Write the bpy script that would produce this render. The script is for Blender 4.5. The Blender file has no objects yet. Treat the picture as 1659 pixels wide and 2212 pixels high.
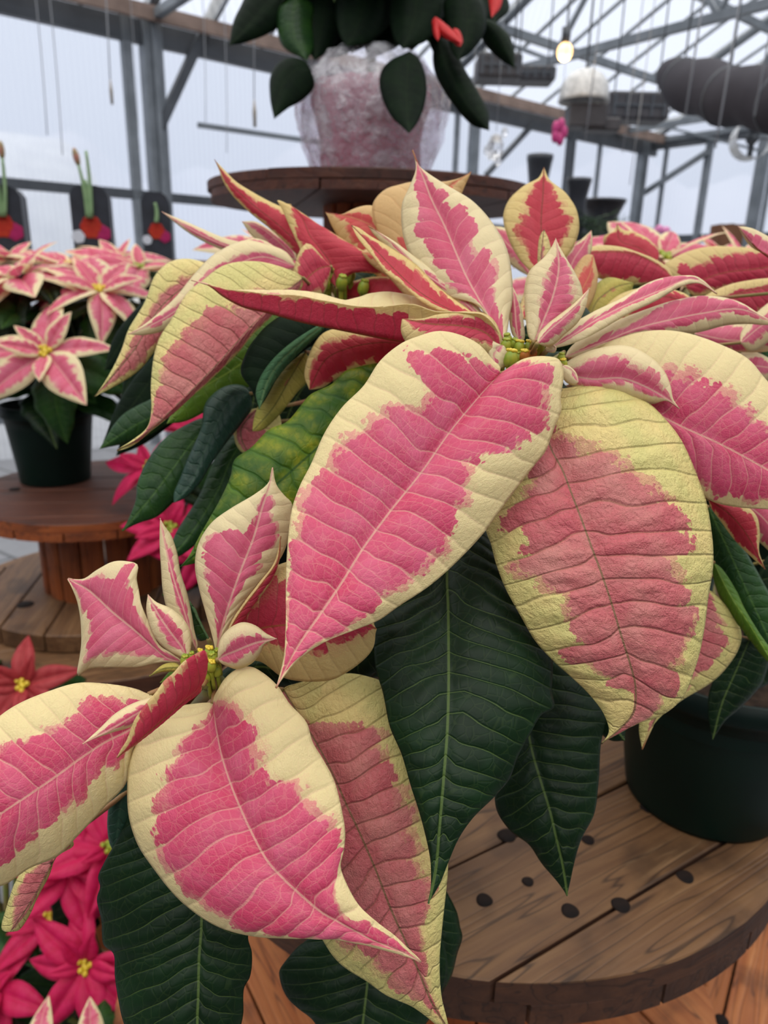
import bpy, bmesh, math, random
import numpy as np
from mathutils import Vector, Matrix, noise
PI=math.pi
S=bpy.context.scene
C=S.collection
# ------------------------------------------------------------------ camera
W,H,FPX=1659,2212,1550.0
CAM=np.array([0.0,0.0,1.45]); PITCH=math.radians(18.0); ROLL=math.radians(1.5)
F=np.array([0,math.cos(PITCH),-math.sin(PITCH)])
U0=np.array([0,math.sin(PITCH),math.cos(PITCH)]); R0=np.array([1.0,0,0])
RV=math.cos(ROLL)*R0+math.sin(ROLL)*U0
UV_=math.cos(ROLL)*U0-math.sin(ROLL)*R0
cd=bpy.data.cameras.new('camera'); cam=bpy.data.objects.new('camera',cd); C.objects.link(cam)
cam.matrix_world=Matrix(((RV[0],UV_[0],-F[0],CAM[0]),(RV[1],UV_[1],-F[1],CAM[1]),(RV[2],UV_[2],-F[2],CAM[2]),(0,0,0,1)))
cd.sensor_fit='HORIZONTAL'; cd.sensor_width=24.0; cd.lens=24.0*FPX/W
cd.clip_start=0.02; cd.clip_end=300
cd.dof.use_dof=True; cd.dof.focus_distance=0.315; cd.dof.aperture_fstop=10.0
S.camera=cam
# ------------------------------------------------------------------ light
S.view_settings.view_transform='Standard'; S.view_settings.look='None'
S.view_settings.exposure=-0.09; S.view_settings.gamma=1.0; S.view_settings.use_curve_mapping=False
wd=bpy.data.worlds.new('overcast_sky'); S.world=wd; wd.use_nodes=True
nt=wd.node_tree; nt.nodes.clear()
_o=nt.nodes.new('ShaderNodeOutputWorld'); _b=nt.nodes.new('ShaderNodeBackground')
_tc=nt.nodes.new('ShaderNodeTexCoord'); _sx=nt.nodes.new('ShaderNodeSeparateXYZ'); _cr=nt.nodes.new('ShaderNodeValToRGB')
_nz=nt.nodes.new('ShaderNodeTexNoise'); _nz.inputs['Scale'].default_value=2.2; _nz.inputs['Detail'].default_value=3
_mx=nt.nodes.new('ShaderNodeMath'); _mx.operation='MULTIPLY_ADD'; _mx.inputs[1].default_value=0.16
nt.links.new(_tc.outputs['Generated'],_sx.inputs[0]); nt.links.new(_tc.outputs['Generated'],_nz.inputs['Vector'])
nt.links.new(_nz.outputs['Fac'],_mx.inputs[0]); nt.links.new(_sx.outputs['Z'],_mx.inputs[2])
nt.links.new(_mx.outputs[0],_cr.inputs[0]); nt.links.new(_cr.outputs[0],_b.inputs[0]); nt.links.new(_b.outputs[0],_o.inputs[0])
_e=_cr.color_ramp.elements
_e[0].position=0.0; _e[0].color=(0.20,0.205,0.21,1)
_e[1].position=1.0; _e[1].color=(1.35,1.32,1.25,1)
for p,c in ((0.07,(0.20,0.22,0.27,1)),(0.16,(0.27,0.30,0.37,1)),(0.45,(0.35,0.38,0.45,1)),(0.72,(0.95,0.94,0.92,1))):
    k=_e.new(p); k.color=c
SKY=2.35
_b.inputs[1].default_value=SKY
sl=bpy.data.lights.new('sun','SUN'); sl.energy=1.1; sl.angle=math.radians(40); sl.color=(1.0,0.95,0.86)
so=bpy.data.objects.new('sun',sl); C.objects.link(so)
so.rotation_euler=Vector((0.12,0.42,-0.9)).to_track_quat('-Z','Y').to_euler()
so.location=(0,-3,8)
# ------------------------------------------------------------------ helpers
def P(px,py,d):
    return CAM+d*(F+((px-W/2)/FPX)*RV-((py-H/2)/FPX)*UV_)
def ray(px,py): return F+((px-W/2)/FPX)*RV-((py-H/2)/FPX)*UV_
def on_z(px,py,z):
    r=ray(px,py); return CAM+r*((z-CAM[2])/r[2])
def on_plane(px,py,p0,n):
    r=ray(px,py); return CAM+r*(np.dot(np.array(p0)-CAM,n)/np.dot(r,n))
def tag(o,label=None,cat=None,group=None,kind=None):
    if label: o['label']=label
    if cat: o['category']=cat
    if group: o['group']=group
    if kind: o['kind']=kind
    return o
def empty(name,loc,label,cat,group=None,kind=None):
    o=bpy.data.objects.new(name,None); C.objects.link(o); o.location=tuple(loc); o.empty_display_size=.05
    return tag(o,label,cat,group,kind)
def wpos(o):
    v=Vector(o.location)
    p=o.parent
    while p: v=v+Vector(p.location); p=p.parent
    return v
def link(name,me,parent=None,origin=None):
    """me has world coordinates; the object's origin goes to `origin` (world)"""
    o=bpy.data.objects.new(name,me); C.objects.link(o)
    base=wpos(parent) if parent else Vector((0,0,0))
    og=Vector(tuple(origin)) if origin is not None else base
    if og.length>0: me.transform(Matrix.Translation(-og))
    o.parent=parent; o.location=og-base
    return o
class MB:
    def __init__(s): s.v=[];s.f=[];s.m=[]
    def add(s,vs,fs,m=0):
        k=len(s.v); s.v+=[tuple(map(float,v)) for v in vs]; s.f+=[tuple(i+k for i in f) for f in fs]; s.m+=[m]*len(fs); return s
    def box(s,c,h,ax=None,m=0):
        c=np.array(c,float); ax=np.eye(3) if ax is None else np.array(ax,float)
        vs=[c+ax[0]*h[0]*a+ax[1]*h[1]*b+ax[2]*h[2]*d for a in(-1,1) for b in(-1,1) for d in(-1,1)]
        return s.add(vs,[(0,1,3,2),(4,6,7,5),(0,4,5,1),(2,3,7,6),(0,2,6,4),(1,5,7,3)],m)
    def bar(s,a,b,w,h,m=0):
        a=np.array(a,float);b=np.array(b,float);d=b-a;L=np.linalg.norm(d);d=d/L
        up=np.array([0,0,1.]) if abs(d[2])<.9 else np.array([0,1.,0]); x=np.cross(d,up);x/=np.linalg.norm(x);y=np.cross(x,d)
        return s.box((a+b)/2,(L/2,w/2,h/2),(d,x,y),m)
    def tube(s,pts,r,n=8,m=0,cap=True):
        pts=[np.array(p,float) for p in pts]; N=len(pts); rs=r if hasattr(r,'__len__') else [r]*N
        vs=[];ref=None
        for i,p in enumerate(pts):
            d=pts[min(i+1,N-1)]-pts[max(i-1,0)]; d=d/(np.linalg.norm(d)+1e-12)
            if ref is None: ref=np.array([0,0,1.]) if abs(d[2])<.9 else np.array([1.,0,0])
            x=np.cross(d,ref);x/=np.linalg.norm(x)+1e-12;y=np.cross(x,d);ref=y if True else ref
            for k in range(n):
                a=2*PI*k/n; vs.append(p+rs[i]*(math.cos(a)*x+math.sin(a)*y))
        fs=[(i*n+k,i*n+(k+1)%n,(i+1)*n+(k+1)%n,(i+1)*n+k) for i in range(N-1) for k in range(n)]
        if cap: fs+=[tuple(range(n-1,-1,-1)),tuple((N-1)*n+k for k in range(n))]
        return s.add(vs,fs,m)
    def lathe(s,prof,c=(0,0,0),n=32,m=0,jit=None):
        c=np.array(c,float); vs=[]
        for i,(r,z) in enumerate(prof):
            for k in range(n):
                a=2*PI*k/n; rr=r*(1+(jit(i,a) if jit else 0)); vs.append(c+np.array([rr*math.cos(a),rr*math.sin(a),z]))
        fs=[(i*n+k,i*n+(k+1)%n,(i+1)*n+(k+1)%n,(i+1)*n+k) for i in range(len(prof)-1) for k in range(n)]
        return s.add(vs,fs,m)
    def ball(s,c,r,ax=(1,1,1),n=10,m=0,rot=None):
        c=np.array(c,float);vs=[];R=np.eye(3) if rot is None else np.array(rot)
        for i in range(n+1):
            t=PI*i/n
            for k in range(n*2):
                a=PI*k/n; q=np.array([math.sin(t)*math.cos(a)*ax[0],math.sin(t)*math.sin(a)*ax[1],math.cos(t)*ax[2]])*r
                vs.append(c+R@q)
        N=n*2
        return s.add(vs,[(i*N+k,(i+1)*N+k,(i+1)*N+(k+1)%N,i*N+(k+1)%N) for i in range(n) for k in range(N)],m)
    def build(s,name,mats,parent=None,smooth=True,origin=None,bevel=0):
        me=bpy.data.meshes.new(name); me.from_pydata(s.v,[],s.f); 
        for q in (mats if isinstance(mats,(list,tuple)) else [mats]): me.materials.append(q)
        me.polygons.foreach_set('material_index',s.m); me.polygons.foreach_set('use_smooth',[smooth]*len(s.f)); me.update()
        o=link(name,me,parent,origin)
        if bevel:
            b=o.modifiers.new('b','BEVEL'); b.width=bevel; b.segments=2; b.limit_method='ANGLE'
        return o
# ------------------------------------------------------------------ node helper
class NT:
    def __init__(s,name):
        s.m=bpy.data.materials.new(name); s.m.use_nodes=True; s.t=s.m.node_tree; s.t.nodes.clear()
        s.out=s.t.nodes.new('ShaderNodeOutputMaterial')
    def n(s,ty,_i=None,_o=0,**kw):
        x=s.t.nodes.new(ty)
        for k,v in kw.items(): setattr(x,k,v)
        for k,v in (_i or {}).items():
            sk=x.inputs[k]
            if isinstance(v,bpy.types.NodeSocket): s.t.links.new(v,sk)
            else: sk.default_value=v
        return x.outputs[_o] if _o is not None else x
    def mt(s,op,a,b=0.0,c=None,clamp=False):
        i={0:a,1:b}
        if c is not None: i[2]=c
        return s.n('ShaderNodeMath',i,operation=op,use_clamp=clamp)
    def attr(s,name,o='Fac'): return s.n('ShaderNodeAttribute',None,o,attribute_name=name)
    def mix(s,f,a,b,bt='MIX'):
        def cc(v): return v if isinstance(v,bpy.types.NodeSocket) else (v[0],v[1],v[2],1)
        return s.n('ShaderNodeMix',{0:f,6:cc(a),7:cc(b)},2,data_type='RGBA',blend_type=bt)
    def step(s,v,a,b,x=0.0,y=1.0):
        return s.n('ShaderNodeMapRange',{'Value':v,'From Min':a,'From Max':b,'To Min':x,'To Max':y},interpolation_type='SMOOTHSTEP')
    def noise(s,vec,sc,det=2,o='Fac',rough=.5): return s.n('ShaderNodeTexNoise',{'Vector':vec,'Scale':sc,'Detail':det,'Roughness':rough},o)
    def bump(s,h,strength=.3,dist=.001): return s.n('ShaderNodeBump',{'Height':h,'Strength':strength,'Distance':dist})
    def bsdf(s,col,rough=.5,spec=.4,nor=None,**kw):
        i={'Base Color':col if isinstance(col,bpy.types.NodeSocket) else (*col[:3],1),'Roughness':rough,'Specular IOR Level':spec}
        if nor is not None: i['Normal']=nor
        i.update(kw); return s.n('ShaderNodeBsdfPrincipled',i)
    def end(s,sh): s.t.links.new(sh,s.out.inputs[0]); return s.m
def srgb(r,g,b):
    f=lambda c:(c/255/12.92 if c/255<=.04045 else ((c/255+.055)/1.055)**2.4)
    return (f(r),f(g),f(b))
def sgn_abs(t,cs): return t.mt('SIGN',cs),t.mt('ABSOLUTE',cs)
def bract_mat(name,pa,pb,cream,vein,vamt=.75,tert=.5,jag=.30,transl=.35,bump=.35,rough=.5,green=None,vw=.05,mid=None,crk=0.0):
    t=NT(name); cs=t.attr('cs'); ph=t.attr('ph'); env=t.attr('env'); loc=t.attr('loc','Vector')
    sg,ab=sgn_abs(t,cs)
    fl=t.mt('FLOOR',ph); fr=t.mt('SUBTRACT',ph,fl); dv=t.mt('ABSOLUTE',t.mt('SUBTRACT',t.mt('FRACT',t.mt('ADD',ph,.5)),.5))
    key=t.n('ShaderNodeCombineXYZ',{0:fl,1:t.mt('MULTIPLY',sg,3.7),2:t.attr('seed')})
    wn=t.n('ShaderNodeTexWhiteNoise',{'Vector':key},None,noise_dimensions='3D')
    cr=wn.outputs['Value']; cr2=t.n('ShaderNodeSeparateXYZ',{0:wn.outputs['Color']},1)
    n1=t.noise(loc,260,2); n2=t.noise(loc,900,2); n3=t.noise(loc,60,2)
    e=t.mt('MULTIPLY_ADD',t.mt('SUBTRACT',cr,.5),jag,ab)
    e=t.mt('MULTIPLY_ADD',t.mt('SUBTRACT',n1,.5),.20,e)
    e=t.mt('MULTIPLY_ADD',t.mt('SUBTRACT',n2,.5),.07,e)
    e=t.mt('MULTIPLY_ADD',t.mt('SUBTRACT',n3,.5),.26,e)
    e=t.mt('MULTIPLY_ADD',t.mt('SUBTRACT',t.n('ShaderNodeTexVoronoi',{'Vector':loc,'Scale':420,'Randomness':1.0}),.3),.10,e)
    e=t.mt('MULTIPLY_ADD',t.mt('POWER',t.mt('MULTIPLY',t.mt('ABSOLUTE',t.mt('SUBTRACT',fr,.5)),2),3),.06,e)
    d=t.mt('SUBTRACT',e,env)
    pm=t.step(d,-.012,.012,1.0,0.0)
    pale=t.mt('MULTIPLY',t.step(d,-.10,-.08),t.step(t.mt('ADD',cr2,t.mt('MULTIPLY',n1,.5)),.72,.76))
    pc=t.mix(t.mt('ADD',t.mt('MULTIPLY',t.step(n3,.35,.7),.5),t.mt('MULTIPLY',cr2,.5)),pa,pb)
    vor=t.n('ShaderNodeTexVoronoi',{'Vector':t.n('ShaderNodeVectorMath',{0:loc,1:t.n('ShaderNodeVectorMath',{0:t.noise(loc,300,1,'Color'),3:.0016},operation='SCALE')},operation='ADD'),'Scale':250,'Randomness':.9},feature='DISTANCE_TO_EDGE')
    vor=t.n('ShaderNodeTexVoronoi',{'Vector':loc,'Scale':250,'Randomness':.95},feature='DISTANCE_TO_EDGE')
    vor2=t.n('ShaderNodeTexVoronoi',{'Vector':loc,'Scale':900,'Randomness':.95},feature='DISTANCE_TO_EDGE')
    tv=t.step(vor,.015,.07,1.0,0.0)
    fine=t.step(vor2,.02,.16,1.0,0.0)
    if green: cm=t.mix(t.step(t.mt('ADD',n3,t.mt('MULTIPLY',ab,.25)),.45,.85),cream,green)
    else: cm=t.mix(t.mt('MULTIPLY',n3,.5),cream,tuple(c*.93 for c in cream))
    pc=t.mix(t.mt('MULTIPLY',pale,.45),pc,cream)
    pc=t.mix(t.mt('MULTIPLY',fine,.16),pc,pb)
    col=t.mix(pm,cm,pc)
    sv=t.mt('MULTIPLY',t.step(dv,vw*.35,vw*.85,1.0,0.0),t.step(ab,.70,.99,1.0,.25))
    dv2=t.mt('ABSOLUTE',t.mt('SUBTRACT',fr,t.mt('MULTIPLY_ADD',n3,.3,.35)))
    sv=t.mt('MAXIMUM',sv,t.mt('MULTIPLY',t.step(dv2,vw*.2,vw*.55,.5,0.0),t.step(ab,.35,.7,1.0,0.0)))
    lx=t.n('ShaderNodeSeparateXYZ',{0:loc},1); ml=t.step(t.mt('ABSOLUTE',lx),.0003,.0007,1.0,0.0)
    vm=t.mt('MULTIPLY',t.mt('MAXIMUM',sv,t.mt('MULTIPLY',tv,tert)),t.mt('MULTIPLY_ADD',pm,.55,.35 if not green else .45))
    col=t.mix(t.mt('MULTIPLY',vm,vamt),col,vein)
    col=t.mix(t.mt('MULTIPLY',ml,.8),col,mid or vein)
    h=t.mt('ADD',t.mt('MULTIPLY',t.step(dv,0.0,vw*2.5,0.0,1.0),1.0),t.mt('ADD',t.mt('MULTIPLY',t.step(vor,0,.3,0,1),.35),t.mt('MULTIPLY',t.step(vor2,0,.4),.25)))
    if crk: h=t.mt('ADD',h,t.mt('MULTIPLY',t.noise(loc,140,3),crk))
    nb=t.bump(h,bump,.0012)
    b=t.bsdf(col,rough,.35,nb)
    tr=t.n('ShaderNodeBsdfTranslucent',{'Color':t.mix(.12,col,t.mix(1.0,col,col,'MULTIPLY')),'Normal':nb})
    return t.end(t.n('ShaderNodeMixShader',{0:transl,1:b,2:tr}))
def green_mat(name,ca,cb,vein,vamt=.5,transl=.18,rough=.42,spec=.45,bump=.5,mott=None,tert=.35):
    t=NT(name); cs=t.attr('cs'); ph=t.attr('ph'); loc=t.attr('loc','Vector'); sg,ab=sgn_abs(t,cs)
    dv=t.mt('ABSOLUTE',t.mt('SUBTRACT',t.mt('FRACT',t.mt('ADD',ph,.5)),.5))
    n3=t.noise(loc,45,3); n1=t.noise(loc,300,2)
    vor=t.n('ShaderNodeTexVoronoi',{'Vector':loc,'Scale':170,'Randomness':.95},feature='DISTANCE_TO_EDGE')
    tv=t.step(vor,.008,.035,1.0,0.0)
    col=t.mix(t.step(n3,.35,.7),ca,cb)
    if mott:
        col=t.mix(t.mt('MULTIPLY',t.mt('MULTIPLY',t.mt('MULTIPLY_ADD',t.step(n1,.35,.65),.6,.25),t.step(n3,.3,.65)),t.mt('MULTIPLY',t.step(dv,.0,.4),.7)),col,mott)
    sv=t.mt('MULTIPLY',t.step(dv,.012,.030,1.0,0.0),t.step(ab,.70,.99,1.0,.3))
    lx=t.n('ShaderNodeSeparateXYZ',{0:loc},1); ml=t.step(t.mt('ABSOLUTE',lx),.0004,.0009,1.0,0.0)
    col=t.mix(t.mt('MULTIPLY',t.mt('MAXIMUM',sv,t.mt('MULTIPLY',tv,tert)),vamt),col,vein)
    col=t.mix(t.mt('MULTIPLY',ml,min(1,vamt*1.4)),col,vein)
    h=t.mt('ADD',t.step(dv,0.0,.10,0.0,1.0),t.mt('ADD',t.mt('MULTIPLY',t.step(vor,0,.12),.16),t.mt('MULTIPLY',n1,.3)))
    nb=t.bump(h,bump,.0012)
    b=t.bsdf(col,rough,spec,nb)
    tr=t.n('ShaderNodeBsdfTranslucent',{'Color':col,'Normal':nb})
    return t.end(t.n('ShaderNodeMixShader',{0:transl,1:b,2:tr}))
def plain(name,col,rough=.5,spec=.4,metal=0,nsc=None,col2=None,bump=0,em=None,**kw):
    t=NT(name); g=t.n('ShaderNodeTexCoord',None,'Object'); c=(*col,1); nb=None
    if nsc:
        nz=t.noise(g,nsc,4); c=t.mix(t.step(nz,.3,.72),col,col2 or tuple(x*.7 for x in col))
        if bump: nb=t.bump(nz,bump,.003)
    i={'Metallic':metal}
    if em: i['Emission Color']=(*em[0],1); i['Emission Strength']=em[1]
    i.update(kw)
    return t.end(t.bsdf(c,rough,spec,nb,**i))
# ------------------------------------------------------------------ leaf surfaces
def crom(pts,n):
    p=np.array(pts,float); 
    if len(p)==2: p=np.array([p[0],(p[0]+p[1])/2,p[1]])
    q=np.vstack([2*p[0]-p[1],p,2*p[-1]-p[-2]]); out=[]
    for i in range(1,len(q)-2):
        p0,p1,p2,p3=q[i-1],q[i],q[i+1],q[i+2]
        t0=0;t1=t0+max(np.linalg.norm(p1-p0),1e-9)**.5;t2=t1+max(np.linalg.norm(p2-p1),1e-9)**.5;t3=t2+max(np.linalg.norm(p3-p2),1e-9)**.5
        for k in range(12):
            t=t1+(t2-t1)*k/12
            A1=(t1-t)/(t1-t0)*p0+(t-t0)/(t1-t0)*p1;A2=(t2-t)/(t2-t1)*p1+(t-t1)/(t2-t1)*p2;A3=(t3-t)/(t3-t2)*p2+(t-t2)/(t3-t2)*p3
            B1=(t2-t)/(t2-t0)*A1+(t-t0)/(t2-t0)*A2;B2=(t3-t)/(t3-t1)*A2+(t-t1)/(t3-t1)*A3
            out.append((t2-t)/(t2-t1)*B1+(t-t1)/(t2-t1)*B2)
    out.append(p[-1]); out=np.array(out)
    s=np.concatenate([[0],np.cumsum(np.linalg.norm(np.diff(out,axis=0),axis=1))]); s/=s[-1]
    uu=np.linspace(0,1,n+1)
    return np.stack([np.interp(uu,s,out[:,k]) for k in range(out.shape[1])],1)
DEF=[.45,.6,.62,.6,.55,.1]
def loft(mid,L,R,nv,arch=.12,q=.0006,nveins=13,sweep=.24,envL=DEF,envR=DEF,seed=0,crk=0.0,face=None,roll=0.0,teeth=0.0):
    """surface from midrib and its two margins; returns a mesh with pigment coordinates"""
    nu=len(mid)-1; uu=np.linspace(0,1,nu+1)
    M=np.array(mid);L=np.array(L);R=np.array(R)
    tg=np.gradient(M,axis=0)
    ax=R-L; nr=np.cross(ax,tg)
    nn=np.linalg.norm(nr,axis=1,keepdims=True); nr=nr/(nn+1e-12)
    for i in range(nu+1):
        if nn[i,0]<1e-12: nr[i]=nr[max(1,min(nu-1,i))]
    nr[0]=nr[1]; nr[-1]=nr[-2]
    k=max(2,nu//12); ker=np.ones(2*k+1)/(2*k+1)
    nr=np.stack([np.convolve(np.pad(nr[:,j],k,'edge'),ker,'valid') for j in range(3)],1)
    nr/=np.linalg.norm(nr,axis=1,keepdims=True)+1e-12
    flip=False
    if face is not None:
        cen=M[nu//2]; v=np.array(face)-cen
        if np.dot(nr[nu//2],v)<0: flip=True
    elif nr[nu//2][2]<0: flip=True
    if flip: nr=-nr
    lm=np.sum(np.linalg.norm(np.diff(M,axis=0),axis=1)); hw=max(np.linalg.norm(L-M,axis=1).max(),np.linalg.norm(R-M,axis=1).max())
    cols=2*nv+1; cv=np.linspace(-1,1,cols); cv=np.sign(cv)*np.abs(cv)**.92
    V=np.zeros((nu+1,cols,3)); ph=np.zeros((nu+1,cols)); en=np.zeros((nu+1,cols)); lc=np.zeros((nu+1,cols,3))
    el=np.interp(uu,np.linspace(0,1,len(envL)),envL); er=np.interp(uu,np.linspace(0,1,len(envR)),envR)
    wl=np.linalg.norm(L-M,axis=1); wr=np.linalg.norm(R-M,axis=1)
    for j,c in enumerate(cv):
        E=L if c<0 else R; w=wl if c<0 else wr; a=abs(c)
        V[:,j]=M+(E-M)*a+nr*(arch*4*a*(1-a)*w)[:,None]
        s=uu-sweep*a*(1-uu)*(1-.25*a); ph[:,j]=s*nveins+seed%1+np.array([(.55*noise.noise((x*5.5,(1 if c<0 else 7)+seed,0))+.22*noise.noise((x*17,a*2.5,(1 if c<0 else 7)+seed)))*min(1,a*7) for x in uu])
        en[:,j]=np.interp(np.clip(s,0,1),np.linspace(0,1,len(envL)),envL) if c<0 else np.interp(np.clip(s,0,1),np.linspace(0,1,len(envR)),envR)
        lc[:,j,0]=uu*lm+seed*.37; lc[:,j,1]=np.sign(c)*w*a+(0 if True else 0)
        lc[:,j,2]=seed*.11
    # quilting between the side veins, crinkles
    a=np.abs(cv)[None,:]; fade=np.clip(a/.12,0,1)*np.clip((1-a)/.25,0,1)**.8*np.clip((1-uu)[:,None]*4,0,1)*np.clip(uu[:,None]*8,0,1)
    hq=q*np.abs(np.sin(PI*ph))**.7*fade - q*.4
    if crk:
        for i in range(nu+1):
            for j in range(cols):
                x,y,z=lc[i,j]; hq[i,j]+=crk*fade[i,j]*(noise.noise((x*190+y*30*0,y*48,seed))+.55*noise.noise((x*300,y*230,seed+3)))
    V+=nr[:,None,:]*hq[:,:,None]
    nw=np.array([[noise.noise((u*9+seed,s*5,seed)) for s in(-1,1)] for u in uu])
    for j,c in enumerate(cv):
        a=abs(c)
        if a>.6: V[:,j]+=nr*(nw[:,0 if c<0 else 1]*.035*hw*((a-.6)/.4)**2)[:,None]
    vs=V.reshape(-1,3); 
    fs=[]
    for i in range(nu):
        for j in range(cols-1):
            f=(i*cols+j,i*cols+j+1,(i+1)*cols+j+1,(i+1)*cols+j)
            fs.append(f)
    me=bpy.data.meshes.new('leaf_surface'); me.from_pydata([tuple(v) for v in vs],[],fs)
    me.update()
    # orient
    i=nu//2; j=cols//2+1
    pn=me.polygons[i*(cols-1)+j].normal
    if np.dot(np.array(pn),nr[i])<0: me.flip_normals()
    for nm,arr in (('ph',ph),('env',en),('cs',np.broadcast_to(cv[None,:],ph.shape)),('seed',np.full(ph.shape,float(seed)))):
        at=me.attributes.new(nm,'FLOAT','POINT'); at.data.foreach_set('value',np.ascontiguousarray(arr,dtype=np.float32).ravel())
    at=me.attributes.new('loc','FLOAT_VECTOR','POINT'); at.data.foreach_set('vector',np.ascontiguousarray(lc,dtype=np.float32).ravel())
    me.polygons.foreach_set('use_smooth',[True]*len(fs)); me.update()
    return me
def pts(s): return [tuple(float(x) for x in q.split(',')) for q in s.split()]
_seed=[1]
def leaf(parent,name,mats,mid,L,R,d,e=(.01,.01),arch=.1,q=.0006,nv=13,N=13,sweep=.24,env=None,crk=0.0,lab=None,thick=.00045,res=1.0,smp=None,sd=None):
    """a leaf whose midrib and margins are laid out at its own distance(s) d"""
    _seed[0]+=1.0; seed=_seed[0]*1.37+(sd or 0)
    m=pts(mid); l=[m[0]]+pts(L)+[m[-1]]; r=[m[0]]+pts(R)+[m[-1]]
    lenp=sum(math.dist(m[i],m[i+1]) for i in range(len(m)-1))
    nu=int(max(18,min(150,lenp/5.5*res)))
    cm,cl,cr=crom(m,nu),crom(l,nu),crom(r,nu)
    uu=np.linspace(0,1,nu+1); dm=np.interp(uu,np.linspace(0,1,len(d)),d)
    k=max(1,nu//8); dm2=np.convolve(np.pad(dm,k,'reflect',reflect_type='odd'),np.ones(2*k+1)/(2*k+1),'valid')
    wl=np.linalg.norm(cl-cm,axis=1); wr=np.linalg.norm(cr-cm,axis=1)
    M=[P(*cm[i],dm2[i]) for i in range(nu+1)]
    Lw=[P(*cl[i],dm2[i]+e[0]*wl[i]/(wl.max()+1e-9)) for i in range(nu+1)]
    Rw=[P(*cr[i],dm2[i]+e[1]*wr[i]/(wr.max()+1e-9)) for i in range(nu+1)]
    nvv=int(max(5,min(34,max(wl.max(),wr.max())/9*res)))
    env=env or (DEF,DEF)
    me=loft(M,Lw,Rw,nvv,arch,q,N,sweep,env[0],env[1],seed,crk,face=CAM)
    for x in mats: me.materials.append(x)
    o=link(name,me,parent,origin=M[0])
    if thick:
        s=o.modifiers.new('thickness','SOLIDIFY'); s.thickness=thick; s.offset=-1; s.material_offset=1 if len(mats)>1 else 0
    if lab: o['label']=lab
    return o
# ------------------------------------------------------------------ leaf materials
CREAM=srgb(238,221,166); CREAMY=srgb(226,212,140); CREAMG=srgb(214,214,138)
B_UP=bract_mat('bract_pink_cream',srgb(214,66,104),srgb(226,108,140),CREAM,srgb(240,184,164),.62,.30,bump=.28,jag=.14)
B_LT=bract_mat('bract_soft_pink',srgb(212,78,112),srgb(226,120,146),srgb(236,220,174),srgb(240,190,170),.45,.15,bump=.16,jag=.34,vw=.04)
B_AG=bract_mat('bract_aged_pink',srgb(200,92,102),srgb(208,136,128),srgb(230,208,138),srgb(146,100,70),.55,.26,bump=.65,green=srgb(214,204,130),mid=srgb(120,104,66),crk=1.2,vw=.035,transl=.25)
B_UN=bract_mat('bract_underside',srgb(200,56,82),srgb(210,78,98),srgb(226,204,142),srgb(140,70,60),.45,.12,bump=.3,mid=srgb(170,100,60),vw=.07,transl=.42)
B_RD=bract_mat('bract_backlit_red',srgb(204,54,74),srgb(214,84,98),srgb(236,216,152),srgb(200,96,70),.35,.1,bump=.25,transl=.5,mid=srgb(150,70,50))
B_PE=bract_mat('bract_peach',srgb(230,90,92),srgb(232,120,108),srgb(234,202,146),srgb(236,160,110),.4,.1,bump=.2,transl=.5)
B_HP=bract_mat('bract_hot_pink',srgb(200,16,76),srgb(216,34,98),srgb(204,18,76),srgb(190,20,70),.3,.2,bump=.4,transl=.3)
B_SR=bract_mat('bract_scarlet',srgb(200,22,26),srgb(214,40,40),srgb(200,24,28),srgb(180,20,24),.3,.2,bump=.3,transl=.3)
B_CO=bract_mat('bract_coral',srgb(160,40,48),srgb(178,62,64),srgb(172,60,60),srgb(150,50,46),.3,.2,bump=.3,transl=.3)
G_DK=green_mat('leaf_dark_green',srgb(14,32,15),srgb(19,42,20),srgb(92,112,56),.42,.06,spec=.16,tert=.18,bump=.35)
G_VD=green_mat('leaf_green_shade_dark',srgb(12,24,14),srgb(17,32,17),srgb(40,52,30),.3,.05,spec=.06,rough=.6,tert=.1,bump=.2)  # darker copy of the leaf green, backlit darkness put into the colour
G_MD=green_mat('leaf_mid_green',srgb(28,62,26),srgb(44,80,30),srgb(90,126,56),.3,.25,spec=.25)
G_YE=green_mat('leaf_yellow_green',srgb(54,94,28),srgb(96,130,32),srgb(44,84,28),.6,.35,mott=srgb(176,172,44),tert=.3,spec=.25)
G_BL=green_mat('leaf_blue_green',srgb(26,56,42),srgb(34,68,50),srgb(60,92,68),.3,.1,spec=.35)
G_UN=green_mat('leaf_underside_green',srgb(66,108,72),srgb(78,118,76),srgb(120,150,100),.4,.35,spec=.2,rough=.6)
G_BR=green_mat('leaf_bright_green',srgb(88,130,30),srgb(110,148,40),srgb(150,178,70),.5,.4)
G_OL=bract_mat('bract_olive_yellow',srgb(196,120,90),srgb(200,140,90),srgb(196,180,88),srgb(120,120,50),.3,.1,bump=.3,green=srgb(168,160,70),transl=.3)
STEM=plain('stem_green',srgb(104,124,58),.5,.4,nsc=30,col2=srgb(128,110,64))
PETI=plain('petiole_reddish',srgb(150,98,66),.5,.4,nsc=40,col2=srgb(120,126,60))
BUD=plain('bud_green',srgb(116,142,40),.45,.4,nsc=200,col2=srgb(160,160,48))
BUDY=plain('bud_gland_yellow',srgb(206,178,48),.4,.5)
BUDR=plain('bud_orange',srgb(176,104,40),.5,.4)
POT=plain('pot_dark_green_plastic',srgb(7,30,22),.5,.2,nsc=12,col2=srgb(5,22,17))
SOIL=plain('potting_soil',srgb(50,38,30),.95,.1,nsc=90,col2=srgb(26,20,16),bump=1.0)
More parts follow.
